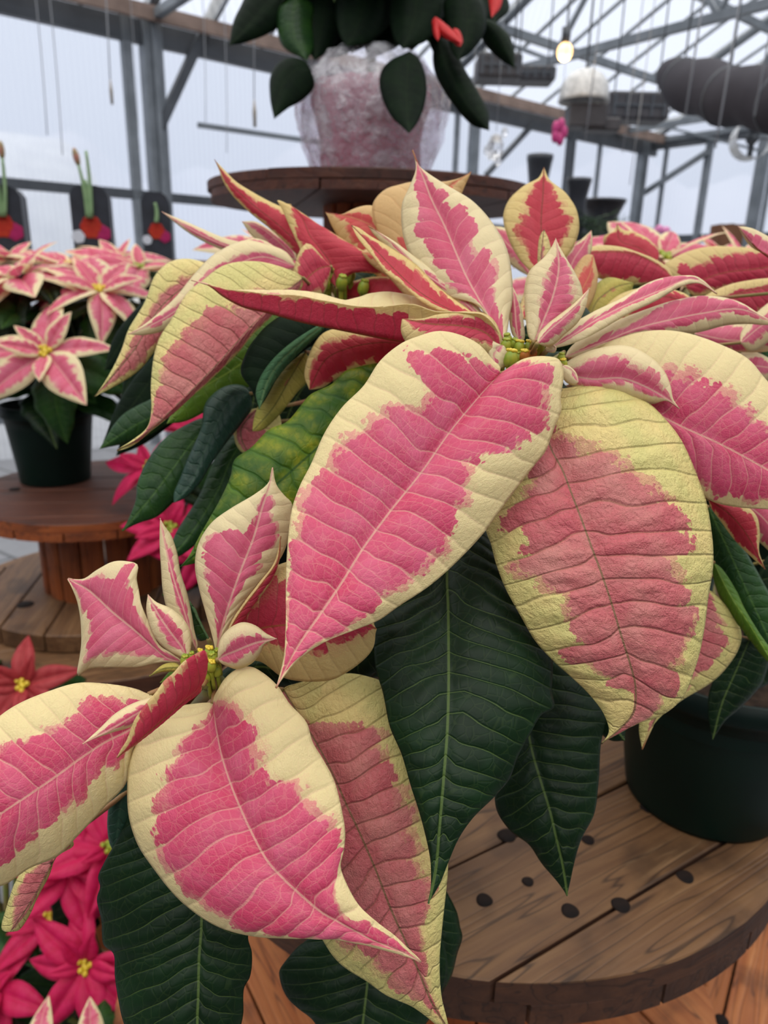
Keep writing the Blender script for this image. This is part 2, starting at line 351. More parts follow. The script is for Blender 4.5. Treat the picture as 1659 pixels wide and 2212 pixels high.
# ------------------------------------------------------------------ the plants near the camera
TZ=0.95     # top of the spool table
def pot(parent,c,z,rb=.062,rt=.082,h=.145):
    b=MB(); pr=[(0,0),(rb,0),(rb+.001,.004)]
    pr+=[(rb+(rt-rb)*k/6,h*.86*k/6) for k in range(1,7)]
    pr+=[(rt+.005,h*.86),(rt+.006,h*.88),(rt+.007,h),(rt+.003,h),(rt-.001,h*.96),(rt-.003,h*.7)]
    b.lathe(pr,(c[0],c[1],z),48); o=b.build('pot',POT,parent,origin=(c[0],c[1],z))
    s=MB(); s.lathe([(0,h*.9),(rt*.5,h*.905),(rt*.97,h*.88)],(c[0],c[1],z),32,jit=lambda i,a:.03*math.sin(5*a+i)); s.build('soil',SOIL,parent,origin=(c[0],c[1],z))
    return o
def curve(a,b,bulge=(0,0,0),n=10):
    a=np.array(a,float);b=np.array(b,float);g=np.array(bulge,float)
    return [a+(b-a)*t+g*4*t*(1-t) for t in np.linspace(0,1,n)]
def stem(parent,a,b,bulge=(0,0,0),r=(.0055,.0035),name='stem',mat=None):
    p=curve(a,b,bulge); m=MB(); m.tube(p,list(np.linspace(r[0],r[1],len(p))),10); return m.build(name,mat or STEM,parent,origin=a)
def buds(parent,items,r=.0042):
    """items: (px,py,d,size,kind)"""
    rnd=random.Random(5)
    for px,py,d,s,k in items:
        c=P(px,py,d); rr=r*s; m=MB()
        ax=np.array([rnd.uniform(-.25,.25),-.2+rnd.uniform(-.2,.2),1]);ax/=np.linalg.norm(ax)
        x=np.cross(ax,[0,1,0]);x/=np.linalg.norm(x);y=np.cross(ax,x);Rm=np.stack([x,y,ax],1)
        m.ball(c,rr,(.82,.82,1.15),10,rot=Rm)
        for q in range(5):   # ridged sides of the cup
            a=2*PI*q/5; m.ball(c+Rm@np.array([math.cos(a)*rr*.45,math.sin(a)*rr*.45,-.1*rr]),rr*.55,(.7,.7,1.4),6,rot=Rm)
        o=m.build('flower_bud',BUD if k!='o' else BUDR,parent,origin=c)
        t=c+Rm@np.array([0,0,rr*1.1]); g=MB()
        for q in range(5):
            a=2*PI*q/5+.3; g.ball(t+Rm@np.array([math.cos(a)*rr*.33,math.sin(a)*rr*.33,-.05*rr]),rr*.3,(1,1,.8),6,rot=Rm)
        if k in 'yo': g.ball(t+Rm@np.array([rr*.4,-rr*.3,-.1*rr]),rr*.38,(1,1,.6),6,rot=Rm)
        g.build('bud_gland',BUDY if k!='g' else BUD,o,origin=t)
        s2=MB(); s2.tube(curve(c-ax*rr*.8,c-ax*rr*.8+np.array([0,.004,-.012]),n=5),rr*.35,8); s2.build('bud_stalk',BUD,o,origin=c)
UP=(B_UP,B_UN);LT=(B_LT,B_UN);AG=(B_AG,B_UN);UN=(B_UN,B_UP);RD=(B_RD,B_UP);PE=(B_PE,B_RD)
VD=(G_VD,G_VD);DK=(G_DK,G_UN);MD=(G_MD,G_UN);YE=(G_YE,G_UN);BL=(G_BL,G_UN);BR=(G_BR,G_UN);GU=(G_UN,G_DK);OL=(G_OL,G_OL)
pA=(-.015,.54)
A=empty('potted_poinsettia',(pA[0],pA[1],TZ),'largest pink and cream poinsettia, nearest of all, on the front spool table','poinsettia')
pot(A,pA,TZ+.0012)
soilA=np.array([pA[0],pA[1],TZ+.13])
hA=P(1140,775,.385); hB=P(450,1440,.345); hC=P(735,640,.53)
fork=np.array([pA[0],pA[1]-.01,TZ+.20])
SP_A=[]
def petioles(root,pts_):
    for o in list(root.children):
        if o.name.split('.')[0] not in('leaf','bract'): continue
        b=np.array(wpos(o)); k=min(pts_,key=lambda q:np.linalg.norm(q-b)); L=np.linalg.norm(k-b)
        if L<.010: continue
        m=MB(); m.tube(curve(b,k,(0,.006,-.06*L),9),[.0012+.0006*t/8 for t in range(9)],6); m.build('petiole',PETI,o,origin=b)
stem(A,soilA,fork,(0,0,0),(.008,.007)); stem(A,fork,hA+np.array([0,.004,-.008]),(0,.02,-.01)); stem(A,fork,hB+np.array([0,.004,-.006]),(-.01,-.02,-.02)); stem(A,fork,hC+np.array([0,0,-.01]),(-.01,.02,-.01))
# --- top head
leaf(A,'bract',UP,'1081,806 1035,857 972,933 909,1022 845,1102 786,1182 736,1262 693,1325 643,1397 596,1486',
 '1082,790 1069,777 1039,743 997,722 947,712 900,726 862,745 820,781 786,832 740,878 702,933 672,1001 647,1051 630,1102 622,1165 618,1250 617,1355 613,1418',
 '1099,794 1132,775 1175,769 1208,777 1217,807 1210,861 1212,887 1200,920 1179,975 1158,1001 1107,1068 1069,1119 1044,1153 972,1228 921,1271 862,1309 820,1338 761,1363 698,1389 647,1423 618,1456',
 [.355,.335,.315,.295,.28],(.012,.014),.10,.0011,N=16,sweep=.26,env=([0.62,0.74,0.84,0.81,0.42,0.40,0.70,0.72,0.69,0.84,0.85,0.82,0.88,0.94,0.95,0.97,0.96,0.95,0.95,0.94,0.93,0.92,0.91,0.78,0.54,0.30],[0.90,0.90,0.90,0.88,0.86,0.84,0.45,0.49,0.62,0.64,0.66,0.71,0.87,0.89,0.91,0.77,0.70,0.78,0.85,0.88,0.90,0.88,0.87,0.69,0.34,0.00]),lab='largest pink bract with cream margin, hanging towards the camera')
leaf(A,'bract',AG,'1204,838 1187,900 1187,959 1215,1015 1238,1074 1258,1126 1278,1181 1302,1245 1322,1305 1342,1372 1362,1436 1373,1483 1369,1539 1342,1573 1300,1608',
 '1160,870 1120,940 1085,1030 1058,1100 1050,1142 1060,1173 1071,1217 1093,1273 1123,1328 1159,1388 1199,1432 1238,1467 1278,1507 1306,1547 1316,1583',
 '1218,838 1246,834 1298,832 1342,838 1369,848 1409,875 1441,911 1473,955 1501,1007 1524,1066 1536,1138 1542,1217 1532,1297 1520,1368 1505,1436 1473,1507 1429,1547 1381,1565 1342,1584 1318,1596',
 [.385,.36,.345,.335,.335,.345],(.012,.014),.12,.0012,N=15,sweep=.2,env=([0.20,0.28,0.36,0.44,0.52,0.62,0.67,0.72,0.77,0.80,0.81,0.80,0.68,0.61,0.69,0.75,0.73,0.73,0.74,0.66,0.44,-0.14,-0.30,-0.30,-0.30,-0.30],[-0.30,-0.18,-0.06,0.07,0.23,0.34,0.41,0.48,0.54,0.72,0.78,0.78,0.81,0.84,0.85,0.86,0.85,0.74,0.60,0.66,0.77,0.81,0.86,0.92,0.71,0.50]),crk=.0010,lab='wide crinkled yellow-edged bract')
leaf(A,'bract',UP,'1228,800 1300,840 1417,893 1477,923 1556,959 1659,1015 1760,1075 1870,1150',
 '1240,775 1280,752 1318,737 1377,718 1430,711 1477,715 1516,725 1564,745 1620,777 1659,821 1740,900 1830,1050',
 '1250,840 1330,905 1420,965 1480,1030 1535,1080 1600,1096 1659,1101 1760,1115 1830,1135',
 [.40,.385,.37,.36,.36],(.012,.01),.10,.0009,N=15,sweep=.26,env=([.1,.45,.55,.62,.62,.55,.62,.7,.6,.1],[.8,.9,.92,.9,.9,.8,.7,.6,.2]),lab='bract running out of the picture on the right')
leaf(A,'bract',LT,'1216,806 1278,819 1342,817 1389,833 1433,857 1468,882',
 '1218,789 1254,765 1318,747 1357,747 1397,765 1433,797 1449,833 1455,862','1240,838 1300,850 1360,868 1409,873 1440,866',
 [.385,.375,.372],(.004,.006),.22,.0006,N=11,env=([.5,.72,.62,.5,.5,.3,.0],[.6,.7,.6,.3,.5,.5,.1]))
leaf(A,'bract',LT,'1092,740 1075,717 1041,658 1008,598 986,548 961,489 932,430 913,379 891,324',
 '1075,715 1055,685 1029,658 970,641 936,615 906,586 885,552 870,506 868,442 885,400 898,362','1100,690 1108,640 1107,600 1096,539 1075,497 1046,459 1016,430 961,396 906,358',
 [.375,.395,.415,.43],(.004,.006),.18,.0008,N=13,sweep=.2,env=([.0,.3,.6,.7,.72,.74,.7,.62,.6,.5,.0],[.35,.5,.5,.52,.5,.5,.5,.45,.5,.45,.0]),lab='upright bract at the top of the flower')
leaf(A,'bract',UP,'1080,745 1030,752 960,748 868,737 822,729 737,712 653,695 577,674 526,662 484,640 450,615 413,604',
 '1080,725 1060,690 1040,674 1012,672 948,672 894,657 843,657 780,660 716,651 632,638 548,632 500,625 442,613','1085,720 1040,668 960,650 906,637 851,629 801,632 750,645 691,632 636,624 569,624 493,625 442,609',
 [.375,.385,.40,.42],(-.012,.022),.14,.0006,N=19,sweep=.12,env=([.5,.4,.3,.62,.72,.80,.84,.86,.86,.84,.7,.1],[.3,.3,.3,.4,.2,.2,.3,.5,.6,.6,.3,.0]),lab='long folded bract pointing left')
leaf(A,'bract',UN,'1085,762 1050,720 1000,705 930,700 868,688','1083,722 1066,690 1045,676 1012,672 960,676 906,688','1075,770 1030,760 960,752 910,752 880,742 866,715',
 [.372,.368,.37],(.004,-.002),.2,.0004,N=9,env=([.5,.55,.55,.5,.4,.1],[.6,.7,.7,.6,.5,.1]))
leaf(A,'bract',RD,'1030,690 991,677 950,658 900,626 850,580 800,528 759,486','1010,680 970,675 944,668 906,647 864,611 835,590 801,548 771,510','1020,675 1000,660 944,615 902,573 847,535 797,506 775,492',
 [.372,.385,.40,.41],(-.004,.010),.1,.0005,N=14,sweep=.15,env=([.6,.6,.7,.75,.75,.7,.3,.0],[.5,.6,.62,.65,.6,.5,.3,.0]),lab='narrow red folded bract')
leaf(A,'bract',LT,'1060,715 1020,668 960,620 910,585 860,535 815,500 795,488','1040,700 1000,672 940,625 890,590 840,540 806,506','1050,690 1010,630 960,590 905,560 850,520',
 [.385,.40,.415],(.004,.004),.1,.0005,N=10,env=([.3,.4,.4,.3,.1],[.3,.3,.2,.2,.0]))
leaf(A,'bract',LT,'1154,738 1175,690 1195,638 1207,578 1201,513','1143,729 1135,678 1133,626 1143,586 1175,555 1192,532','1179,733 1222,698 1258,665 1258,626 1246,594 1222,555 1208,530',
 [.365,.37,.378],(.004,.006),.2,.0007,N=11,sweep=.18,env=([.0,.4,.45,.45,.4,.0],[.5,.66,.7,.66,.5,.0]))
leaf(A,'bract',LT,'1160,742 1185,715 1214,690 1246,660 1274,622','1163,722 1180,702 1205,682 1240,655','1187,749 1222,721 1250,695 1266,662',
 [.36,.362,.368],(.003,.004),.15,.0004,N=8,env=([.3,.4,.3,.0],[.6,.6,.5,.2,.0]))
leaf(A,'bract',LT,'1188,752 1240,722 1290,690 1360,655 1430,626 1495,603 1550,634','1191,745 1218,713 1278,674 1338,646 1377,622 1421,602 1469,595 1508,598','1215,748 1260,733 1300,711 1357,678 1417,650 1469,620 1510,612',
 [.375,.39,.41,.42],(.008,-.003),.15,.0006,N=13,sweep=.2,env=([.0,.2,.3,.6,.8,.8,.5,.1],[.3,.35,.4,.4,.3,.3,.1,.0]))
leaf(A,'bract',LT,'1222,770 1300,740 1380,708 1450,690 1520,676 1600,668 1680,700','1225,760 1246,737 1300,708 1357,682 1405,664 1457,648 1516,638 1564,642 1604,655 1645,680','1240,772 1318,742 1377,722 1440,722 1508,718 1568,703 1616,700 1655,702',
 [.39,.405,.42,.42],(.008,.003),.15,.0006,N=14,sweep=.2,env=([.2,.3,.4,.8,.9,.9,.8,.4,.1],[.2,.4,.6,.75,.7,.5,.4,.3,.1]),lab='glossy pink bract arching right')
leaf(A,'bract',PE,'1228,775 1290,740 1350,725 1400,705 1450,690','1235,755 1270,715 1330,690 1400,680','1250,775 1310,755 1370,735 1420,712',
 [.395,.415,.425],(.004,.004),.1,.0004,N=9,env=([.0,.1,.3,.3,.1],[.3,.3,.5,.4,.1]))
leaf(A,'bract',LT,'1120,735 1115,700 1112,660 1106,615','1108,725 1100,690 1102,650','1132,735 1132,700 1122,650',
 [.385,.39,.395],(.003,.003),.1,.0003,N=7)
for s in ('1092,745 1080,748 1066,772 1076,800|1082,745 1060,735 1050,750 1062,785|1098,765 1092,790','1215,790 1235,800 1250,825|1210,800 1222,825 1240,832|1225,788 1245,805','1180,760 1200,755 1190,740|1178,752 1184,745|1198,762 1202,750'):
    m,l,r=s.split('|'); leaf(A,'bract',LT,m,l,r,[.37,.368],(.002,.002),.2,.0003,N=5,env=([.2,.2],[.2,.2]))
buds(A,[(1092,748,.372,1.0,'g'),(1103,776,.364,1.25,'y'),(1122,752,.374,1.0,'y'),(1097,735,.378,.9,'g'),(1142,752,.376,1.0,'y'),(1165,754,.376,1.0,'g'),(1133,770,.37,.9,'o'),(1212,775,.375,.8,'g'),(1218,786,.373,.7,'y'),(1120,775,.374,.9,'g'),(1150,765,.374,.9,'o'),(1110,745,.378,.9,'g')],.0034)
# --- lower left head
leaf(A,'bract',UP,'345,1525 330,1545 274,1580 228,1603 173,1639 127,1673 63,1717 0,1759 -60,1800 -130,1850',
 '338,1508 325,1501 287,1487 232,1477 169,1475 105,1493 42,1519 0,1546 -70,1610 -115,1730','330,1580 291,1612 283,1654 270,1696 228,1742 169,1806 127,1848 63,1877 0,1917 -70,1920 -110,1890',
 [.335,.32,.305,.295,.29],(.010,.012),.12,.0009,N=12,sweep=.24,env=([.7,.72,.62,.62,.72,.75,.8,.7,.3],[.8,.6,.45,.58,.6,.62,.65,.6,.3]),lab='broad bract running out of the picture on the left')
leaf(A,'bract',UP,'460,1519 468,1578 481,1641 502,1704 523,1755 549,1810 578,1861 616,1903 658,1941 691,1969 757,2006 812,2035 867,2057 909,2079',
 '451,1517 422,1519 367,1531 321,1557 295,1603 278,1645 274,1709 278,1772 295,1827 333,1882 380,1941 430,1979 485,2008 549,2024 633,2027 720,2029 794,2044 853,2061 889,2072',
 '462,1500 468,1489 485,1464 511,1445 540,1439 565,1451 599,1481 625,1519 663,1561 675,1603 697,1642 720,1686 735,1738 744,1797 741,1841 735,1874 750,1914 775,1955 812,1988 853,2021 888,2056',
 [.335,.315,.30,.29,.285,.285],(.014,.012),.13,.0012,N=14,sweep=.26,env=([0.20,0.35,0.47,0.58,0.65,0.72,0.77,0.82,0.85,0.86,0.88,0.87,0.86,0.85,0.84,0.71,0.74,0.80,0.79,0.72,0.60,0.44,0.28,0.16,0.08,0.00],[0.55,0.58,0.62,0.63,0.64,0.57,0.51,0.52,0.72,0.74,0.76,0.85,0.95,0.97,0.98,1.00,0.90,0.54,0.41,0.35,0.75,0.79,0.83,0.74,0.52,0.30]),lab='wide drooping bract in the lower left')
leaf(A,'bract',AG,'612,1490 647,1547 684,1606 720,1675 753,1749 772,1789 812,1881 845,1966 875,2032 904,2098 933,2167 972,2230',
 '606,1498 596,1560 600,1700 620,1850 655,1960 695,2032 728,2076 794,2122 831,2149 886,2175 922,2201 950,2222',
 '621,1483 684,1466 750,1454 794,1461 830,1476 880,1550 930,1650 960,1760 968,1863 965,1914 957,1988 950,2079 954,2153 965,2200',
 [.375,.36,.345,.34,.335,.34],(.010,.010),.10,.0010,N=17,sweep=.2,env=([.8,.9,.9,.9,.95,.95,.85,.7,.7,.6,.4,.1],[.0,.1,.45,.7,.78,.7,.55,.62,.7,.62,.5,.35,.3,.1]),crk=.0006,lab='long aged bract hanging behind')
leaf(A,'bract',UN,'480,1408 520,1372 560,1358 640,1348 740,1342 812,1358','490,1380 505,1330 528,1288 570,1240 615,1215 690,1210 770,1270','500,1430 557,1430 611,1464 679,1473 724,1466 778,1432 806,1400',
 [.36,.35,.345,.345],(.008,.008),.1,.0007,N=10,sweep=.2,env=([.5,.7,.75,.7,.6,.5],[.3,.35,.4,.5,.5,.3]),lab='rounded bract half hidden behind the largest one')
leaf(A,'bract',LT,'466,1412 475,1373 493,1310 520,1233 548,1161 566,1098 579,1057 590,1010',
 '462,1390 444,1324 428,1269 421,1215 430,1170 457,1129 498,1098 552,1066 580,1042','478,1395 507,1333 534,1292 575,1242 606,1206 624,1161 631,1088 615,1070 597,1046',
 [.34,.335,.34,.345],(.006,.008),.16,.0007,N=12,sweep=.26,env=([.1,.6,.8,.85,.75,.3,.3,.3,.0],[.2,.3,.45,.5,.62,.62,.4,.2,.0]),lab='upright bract of the lower left flower')
leaf(A,'bract',UN,'480,1400 505,1345 535,1300 570,1255 600,1210 606,1158','484,1385 500,1342 528,1300 560,1258 592,1215','490,1400 520,1350 560,1295 590,1250 605,1205',
 [.335,.333,.337],(.001,.003),.1,.0002,N=9,env=([.1,.2,.2,.1],[.9,.9,.9,.4]))
leaf(A,'bract',LT,'424,1404 410,1360 395,1310 378,1260 362,1200 353,1160 346,1119','420,1395 400,1362 365,1325 352,1280 348,1230 345,1180 345,1145','428,1395 420,1360 413,1320 404,1280 390,1235 384,1197 371,1158 355,1135',
 [.35,.35,.355],(.003,.006),.15,.0004,N=11,env=([.2,.3,.3,.2,.1,.0],[.2,.5,.5,.5,.3,.0]))
leaf(A,'bract',LT,'404,1424 394,1400 367,1364 340,1324 319,1284','392,1420 362,1405 331,1373 317,1330 316,1304','410,1412 413,1373 400,1342 371,1315 337,1300',
 [.335,.334,.338],(.003,.003),.2,.0004,N=8,env=([.1,.5,.5,.3,.0],[.2,.55,.5,.4,.0]))
leaf(A,'bract',LT,'395,1432 362,1421 335,1400 294,1364 245,1324 190,1274 147,1250','380,1430 335,1433 290,1442 236,1442 190,1446 166,1460 172,1420 175,1364 168,1305 156,1270','372,1412 344,1395 322,1351 303,1296 294,1251 297,1220 272,1212 245,1213 213,1229 181,1250',
 [.345,.345,.35,.36],(.006,.004),.12,.0007,N=13,sweep=.1,env=([.2,.45,.62,.75,.8,.7,.6,.7,.8],[.7,.85,.9,.85,.8,.8,.75,.8,.8]),lab='squarish bract pointing left')
leaf(A,'bract',LT,'470,1425 484,1416 507,1407 552,1389 598,1380','470,1405 476,1380 498,1355 525,1344 552,1351 575,1368','478,1434 490,1440 511,1446 543,1434 561,1414 572,1392',
 [.33,.325,.325],(.003,.003),.2,.0005,N=8,env=([.2,.6,.62,.4,.1],[.3,.55,.5,.4,.1]))
leaf(A,'bract',UN,'436,1482 400,1510 355,1550 305,1595 253,1637','440,1440 447,1406 425,1412 405,1424 371,1458 326,1508 292,1552 276,1595 262,1618','432,1495 395,1525 345,1568 300,1604',
 [.325,.30,.285,.28],(-.008,.004),.16,.0003,N=14,sweep=.1,env=([1.15,1.15,1.1,1.05,1.0,.9,.7,.0],[.95,.95,.9,.8,.3]),lab='red folded bract with a cream rim')
leaf(A,'bract',LT,'385,1495 335,1518 290,1545 240,1575 178,1607','375,1488 335,1504 290,1518 249,1541 213,1575','380,1510 340,1535 290,1568 245,1582 215,1592',
 [.32,.305,.30],(.003,.004),.2,.0004,N=10,env=([.3,.5,.5,.3,.0],[.5,.6,.6,.3,.0]))
leaf(A,'bract',OL,'392,1442 353,1445 322,1461','380,1432 353,1435','385,1450 350,1452',[.338,.336],(.002,.002),.2,.0002,N=5,env=([0,0],[0,0]))
leaf(A,'bract',AG,'150,1805 110,1870 75,1935 22,2014','100,1820 60,1860 34,1903 13,1962 4,2010','160,1825 122,1852 105,1894 80,1941 63,1979 40,2010',
 [.36,.35,.35],(.004,.008),.15,.0006,N=10,env=([.6,.7,.8,.6,.2],[.5,.4,.5,.5,.2]))
leaf(A,'bract',LT,'320,1500 280,1490 230,1478','300,1490 255,1480','300,1505 260,1495',[.335,.335],(.002,.002),.1,.0002,N=5,env=([0,0],[0,0]))
buds(A,[(400,1428,.335,.9,'g'),(412,1420,.337,.8,'g'),(452,1412,.336,1.0,'y'),(462,1422,.334,.9,'g'),(457,1440,.332,.9,'y'),(447,1430,.336,.9,'o'),(470,1412,.338,.8,'g'),(440,1422,.338,.8,'g'),(445,1462,.335,.9,'g'),(468,1450,.337,.9,'g'),(433,1412,.34,.7,'y')],.0031)
stem(A,P(440,1475,.338),P(520,1500,.42),(0,0,.0),(.003,.005)); stem(A,P(455,1490,.345),P(400,1550,.40),(0,0,0),(.003,.003))
# --- back head, upper left
leaf(A,'bract',RD,'705,590 650,532 600,485 540,437 490,388 463,344','690,585 640,548 615,523 577,489 539,459 501,421 482,392 472,365','712,560 690,510 662,476 636,459 581,434 543,413 510,392 484,366',
 [.52,.53,.545],(.006,.006),.12,.0006,N=12,sweep=.2,env=([.9,.9,.85,.8,.6,.1],[.9,.85,.7,.6,.6,.1]),lab='tall red backlit bract, upper left')
leaf(A,'bract',RD,'728,622 716,573 690,535 670,510 655,475 640,455 629,443','715,612 690,588 660,560 640,520 622,480 608,450 598,432 612,438','760,590 820,590 880,580 860,565 822,560 780,539 733,510 695,489 662,468',
 [.50,.505,.52],(.006,-.006),.1,.0006,N=11,env=([.9,.9,.8,.5,.1],[.95,.95,.9,.9,.7,.4]),lab='broad red backlit bract')
leaf(A,'bract',UN,'715,575 690,580 665,600 640,640','700,560 665,525 648,540 632,590 626,620','712,600 695,640 665,650',[.495,.49,.49],(.004,.004),.15,.0004,N=8,env=([.9,.9,.6,.2],[.9,.9,.8,.3]))
leaf(A,'bract',RD,'735,640 780,640 840,630 890,650 930,665','740,620 790,600 850,600 900,630','740,660 790,670 860,670 905,668',[.52,.50,.49],(.004,.004),.1,.0004,N=9,env=([.9,.9,.8,.4],[.9,.9,.8,.4]))
leaf(A,'bract',AG,'655,600 600,650 540,708 480,775 415,842 350,905 300,947 253,974',
 '640,590 591,572 540,565 485,572 443,598 405,631 367,695 346,728 331,771 325,830 327,885 318,923 287,952','650,625 620,640 591,678 549,720 519,758 464,813 422,851 367,899 329,929 295,958',
 [.48,.46,.445,.435,.43],(.012,.008),.10,.0009,N=16,sweep=.3,env=([.1,.3,.4,.5,.62,.62,.70,.78,.8,.6,.0],[.8,.9,.95,.95,.95,.95,.95,.9,.7,.0]),lab='large drooping bract on the left, slightly out of focus')
leaf(A,'bract',LT,'640,575 560,555 480,590 420,640 350,690 275,722','620,545 580,528 530,519 464,547 422,589 380,640 338,680 305,705','620,600 560,600 500,620 440,665 360,712 310,724',
 [.50,.49,.475,.47],(.008,.006),.15,.0007,N=13,env=([.0,.3,.2,.4,.5,.5,.0],[.6,.7,.6,.5,.4,.0]))
leaf(A,'bract',AG,'490,590 420,608 350,660 290,755 205,856','450,570 405,558 363,567 333,598 312,653 278,710 262,755 235,810','450,630 390,690 345,745 300,800 245,836',
 [.52,.505,.495,.49],(.008,.006),.12,.0007,N=12,env=([.0,.2,.4,.3,.3,.2,.0],[.6,.7,.9,.9,.7,.1]))
leaf(A,'bract',LT,'620,580 600,545 560,530 520,520','615,560 590,530 555,515','600,585 560,570 535,545',[.51,.515,.52],(.004,.004),.15,.0004,N=8)
leaf(A,'bract',LT,'560,548 500,535 430,505 349,457','540,530 480,512 410,482','540,556 480,540 410,505',[.55,.56,.58],(.004,.004),.1,.0004,N=9,env=([.1,.3,.5,.2],[.6,.6,.6,.2]))
leaf(A,'bract',LT,'640,560 600,520 560,490 522,478','635,535 590,500 550,478','620,565 575,535 540,505',[.54,.55,.56],(.004,.004),.1,.0004,N=8)
leaf(A,'bract',LT,'665,560 640,520 610,490 575,460','660,535 630,495 600,470','650,565 610,530 585,495',[.56,.56,.57],(.004,.004),.1,.0004,N=8)
leaf(A,'bract',RD,'870,742 820,740 760,750 705,775 668,842','860,725 800,712 745,708 700,718 672,755 657,810','880,765 830,785 780,792 730,815 695,838',
 [.43,.435,.445],(.008,.006),.1,.0007,N=11,env=([.6,.5,.5,.6,.5,.3],[.9,.9,.9,.9,.6]),lab='mottled red bract in the shade')
leaf(A,'bract',OL,'660,760 625,820 590,880 545,932','640,770 590,820 560,870 548,905','680,800 640,850 600,900 565,930',[.46,.46,.465],(.006,.006),.1,.0005,N=9,env=([0,0],[0,0]),lab='yellow olive bract')
leaf(A,'bract',AG,'560,880 520,930 540,980 600,1000','530,890 505,930 520,975','600,890 610,930 620,970',[.50,.50],(.004,.004),.1,.0004,N=7)
buds(A,[(697,590,.505,1.3,'g'),(712,600,.505,1.2,'g'),(745,598,.505,1.3,'g'),(755,590,.51,1.2,'y'),(785,622,.505,1.1,'g'),(738,612,.50,1.1,'g'),(700,612,.50,1.2,'g'),(727,590,.512,1.1,'o')],.0045)
# bracts just behind the top head
leaf(A,'bract',PE,'890,620 888,540 915,470 955,415 1018,371','860,580 815,500 805,440 830,410 864,398 900,391 960,392 995,384','920,600 955,520 985,450 1000,412',[.50,.50,.51],(.006,.006),.15,.0006,N=11,env=([.3,.4,.3,.1,.1,.0],[.5,.6,.5,.3,.1]),lab='peach bract behind the upright one')
leaf(A,'bract',PE,'850,620 835,540 805,490 760,470 704,458','820,600 770,560 735,520 715,485','880,600 890,530 860,470 805,444 765,450 735,466',[.51,.515,.52],(.006,.006),.15,.0006,N=11,env=([.7,.8,.7,.4,.1],[.2,.3,.2,.5,.1]))
leaf(A,'bract',PE,'900,640 870,600 830,560 780,545','890,600 850,550 810,530','880,640 840,600 800,570',[.48,.485,.49],(.004,.004),.1,.0005,N=9)
# --- green foliage of this plant
leaf(A,'leaf',DK,'985,1105 966,1233 968,1313 969,1400 969,1491 966,1583 959,1674 950,1780 941,1880 926,1953',
 '950,1130 880,1240 825,1310 810,1345 808,1400 812,1444 827,1495 842,1569 867,1628 886,1694 904,1749 919,1804 930,1859 931,1914','1020,1120 1070,1170 1120,1240 1165,1320 1192,1400 1195,1450 1193,1491 1198,1527 1171,1543 1147,1583 1120,1633 1101,1684 1074,1716 1023,1766 991,1812 969,1862 950,1912',
 [.40,.37,.345,.325,.315,.305],(.014,.012),.12,.0011,N=19,sweep=.28,lab='dark green leaf hanging in the centre')
leaf(A,'leaf',DK,'1175,1390 1150,1480 1140,1560 1149,1620 1170,1693 1188,1752 1202,1812 1216,1871 1226,1936',
 '1140,1420 1110,1520 1085,1620 1070,1700 1072,1748 1101,1793 1142,1825 1170,1867 1202,1903','1200,1400 1240,1430 1278,1490 1308,1550 1302,1590 1298,1615 1293,1697 1284,1757 1257,1812 1239,1871 1231,1912',
 [.43,.41,.395,.39],(.012,.010),.14,.0012,N=16,sweep=.2,lab='dark green leaf hanging right of centre')
leaf(A,'leaf',YE,'860,795 760,900 660,990 560,1080 470,1160 388,1225',
 '835,785 813,784 771,793 746,801 721,826 670,852 649,877 620,910 582,927 544,965 506,994 498,1028 477,1075 456,1113 432,1155 405,1205','880,830 860,920 780,1020 680,1110 590,1180 500,1200 430,1215',
 [.44,.42,.40,.39,.39],(.008,.010),.12,.0010,N=12,sweep=.2,lab='mottled yellow-green leaf')
leaf(A,'leaf',DK,'345,1690 400,1790 430,1880 435,1996 430,2067 428,2152 426,2212 430,2290 440,2400',
 '320,1705 290,1745 274,1768 253,1814 224,1865 212,1894 217,1915 210,1941 219,1991 224,2042 245,2059 249,2110 257,2164 270,2212 310,2290 380,2360','370,1700 440,1740 500,1800 540,1880 548,1960 536,2025 544,2059 540,2110 527,2135 525,2190 521,2212 500,2290 470,2350',
 [.37,.355,.345,.335,.33],(.012,.012),.12,.0011,N=19,sweep=.26,lab='dark green leaf at the bottom left')
leaf(A,'leaf',BL,'300,1660 265,1720 255,1780 250,1850','280,1670 245,1710 232,1760 235,1820','320,1680 300,1740 280,1800 262,1840',[.37,.37,.37],(.004,.004),.1,.0006,N=9)
leaf(A,'leaf',DK,'800,1850 798,1960 795,2060 794,2116 785,2200 770,2330',
 '760,1880 700,1960 665,2028 643,2046 614,2079 603,2098 608,2131 621,2157 647,2182 676,2206 720,2280','840,1880 920,1960 960,2040 965,2120 926,2204 860,2270',
 [.42,.41,.40,.39],(.012,.012),.12,.0010,N=14,sweep=.25,lab='dark green leaf at the bottom centre')
leaf(A,'leaf',DK,'890,1850 925,1930 945,2000 950,2070 945,2160','860,1880 880,1960 900,2050 920,2120','920,1860 950,1905 968,1932 988,1973 994,2002 999,2024 988,2061 977,2105 962,2135',
 [.44,.43,.42],(.010,.010),.12,.0009,N=11)
leaf(A,'leaf',GU,'698,700 655,738 612,775 580,820 560,884','690,702 640,732 590,775 562,815 552,850','702,708 665,745 625,785 596,822 572,862',
 [.446,.442,.44],(.002,.004),.25,.0005,N=10,lab='curled teal edge of a folded leaf')
leaf(A,'leaf',VD,'700,690 660,740 610,780 575,830 558,882','650,672 590,690 540,745 520,805 540,838 550,862','715,715 675,745 630,780 600,815 575,858',
 [.455,.45,.45],(.010,-.004),.12,.0009,N=10,lab='dark folded leaf on the left')
leaf(A,'leaf',BR,'640,690 580,740 500,800 420,850 360,915','600,670 520,720 450,780 390,850','660,720 600,790 530,840 460,880 400,910',[.52,.51,.50],(.006,.006),.1,.0008,N=11)
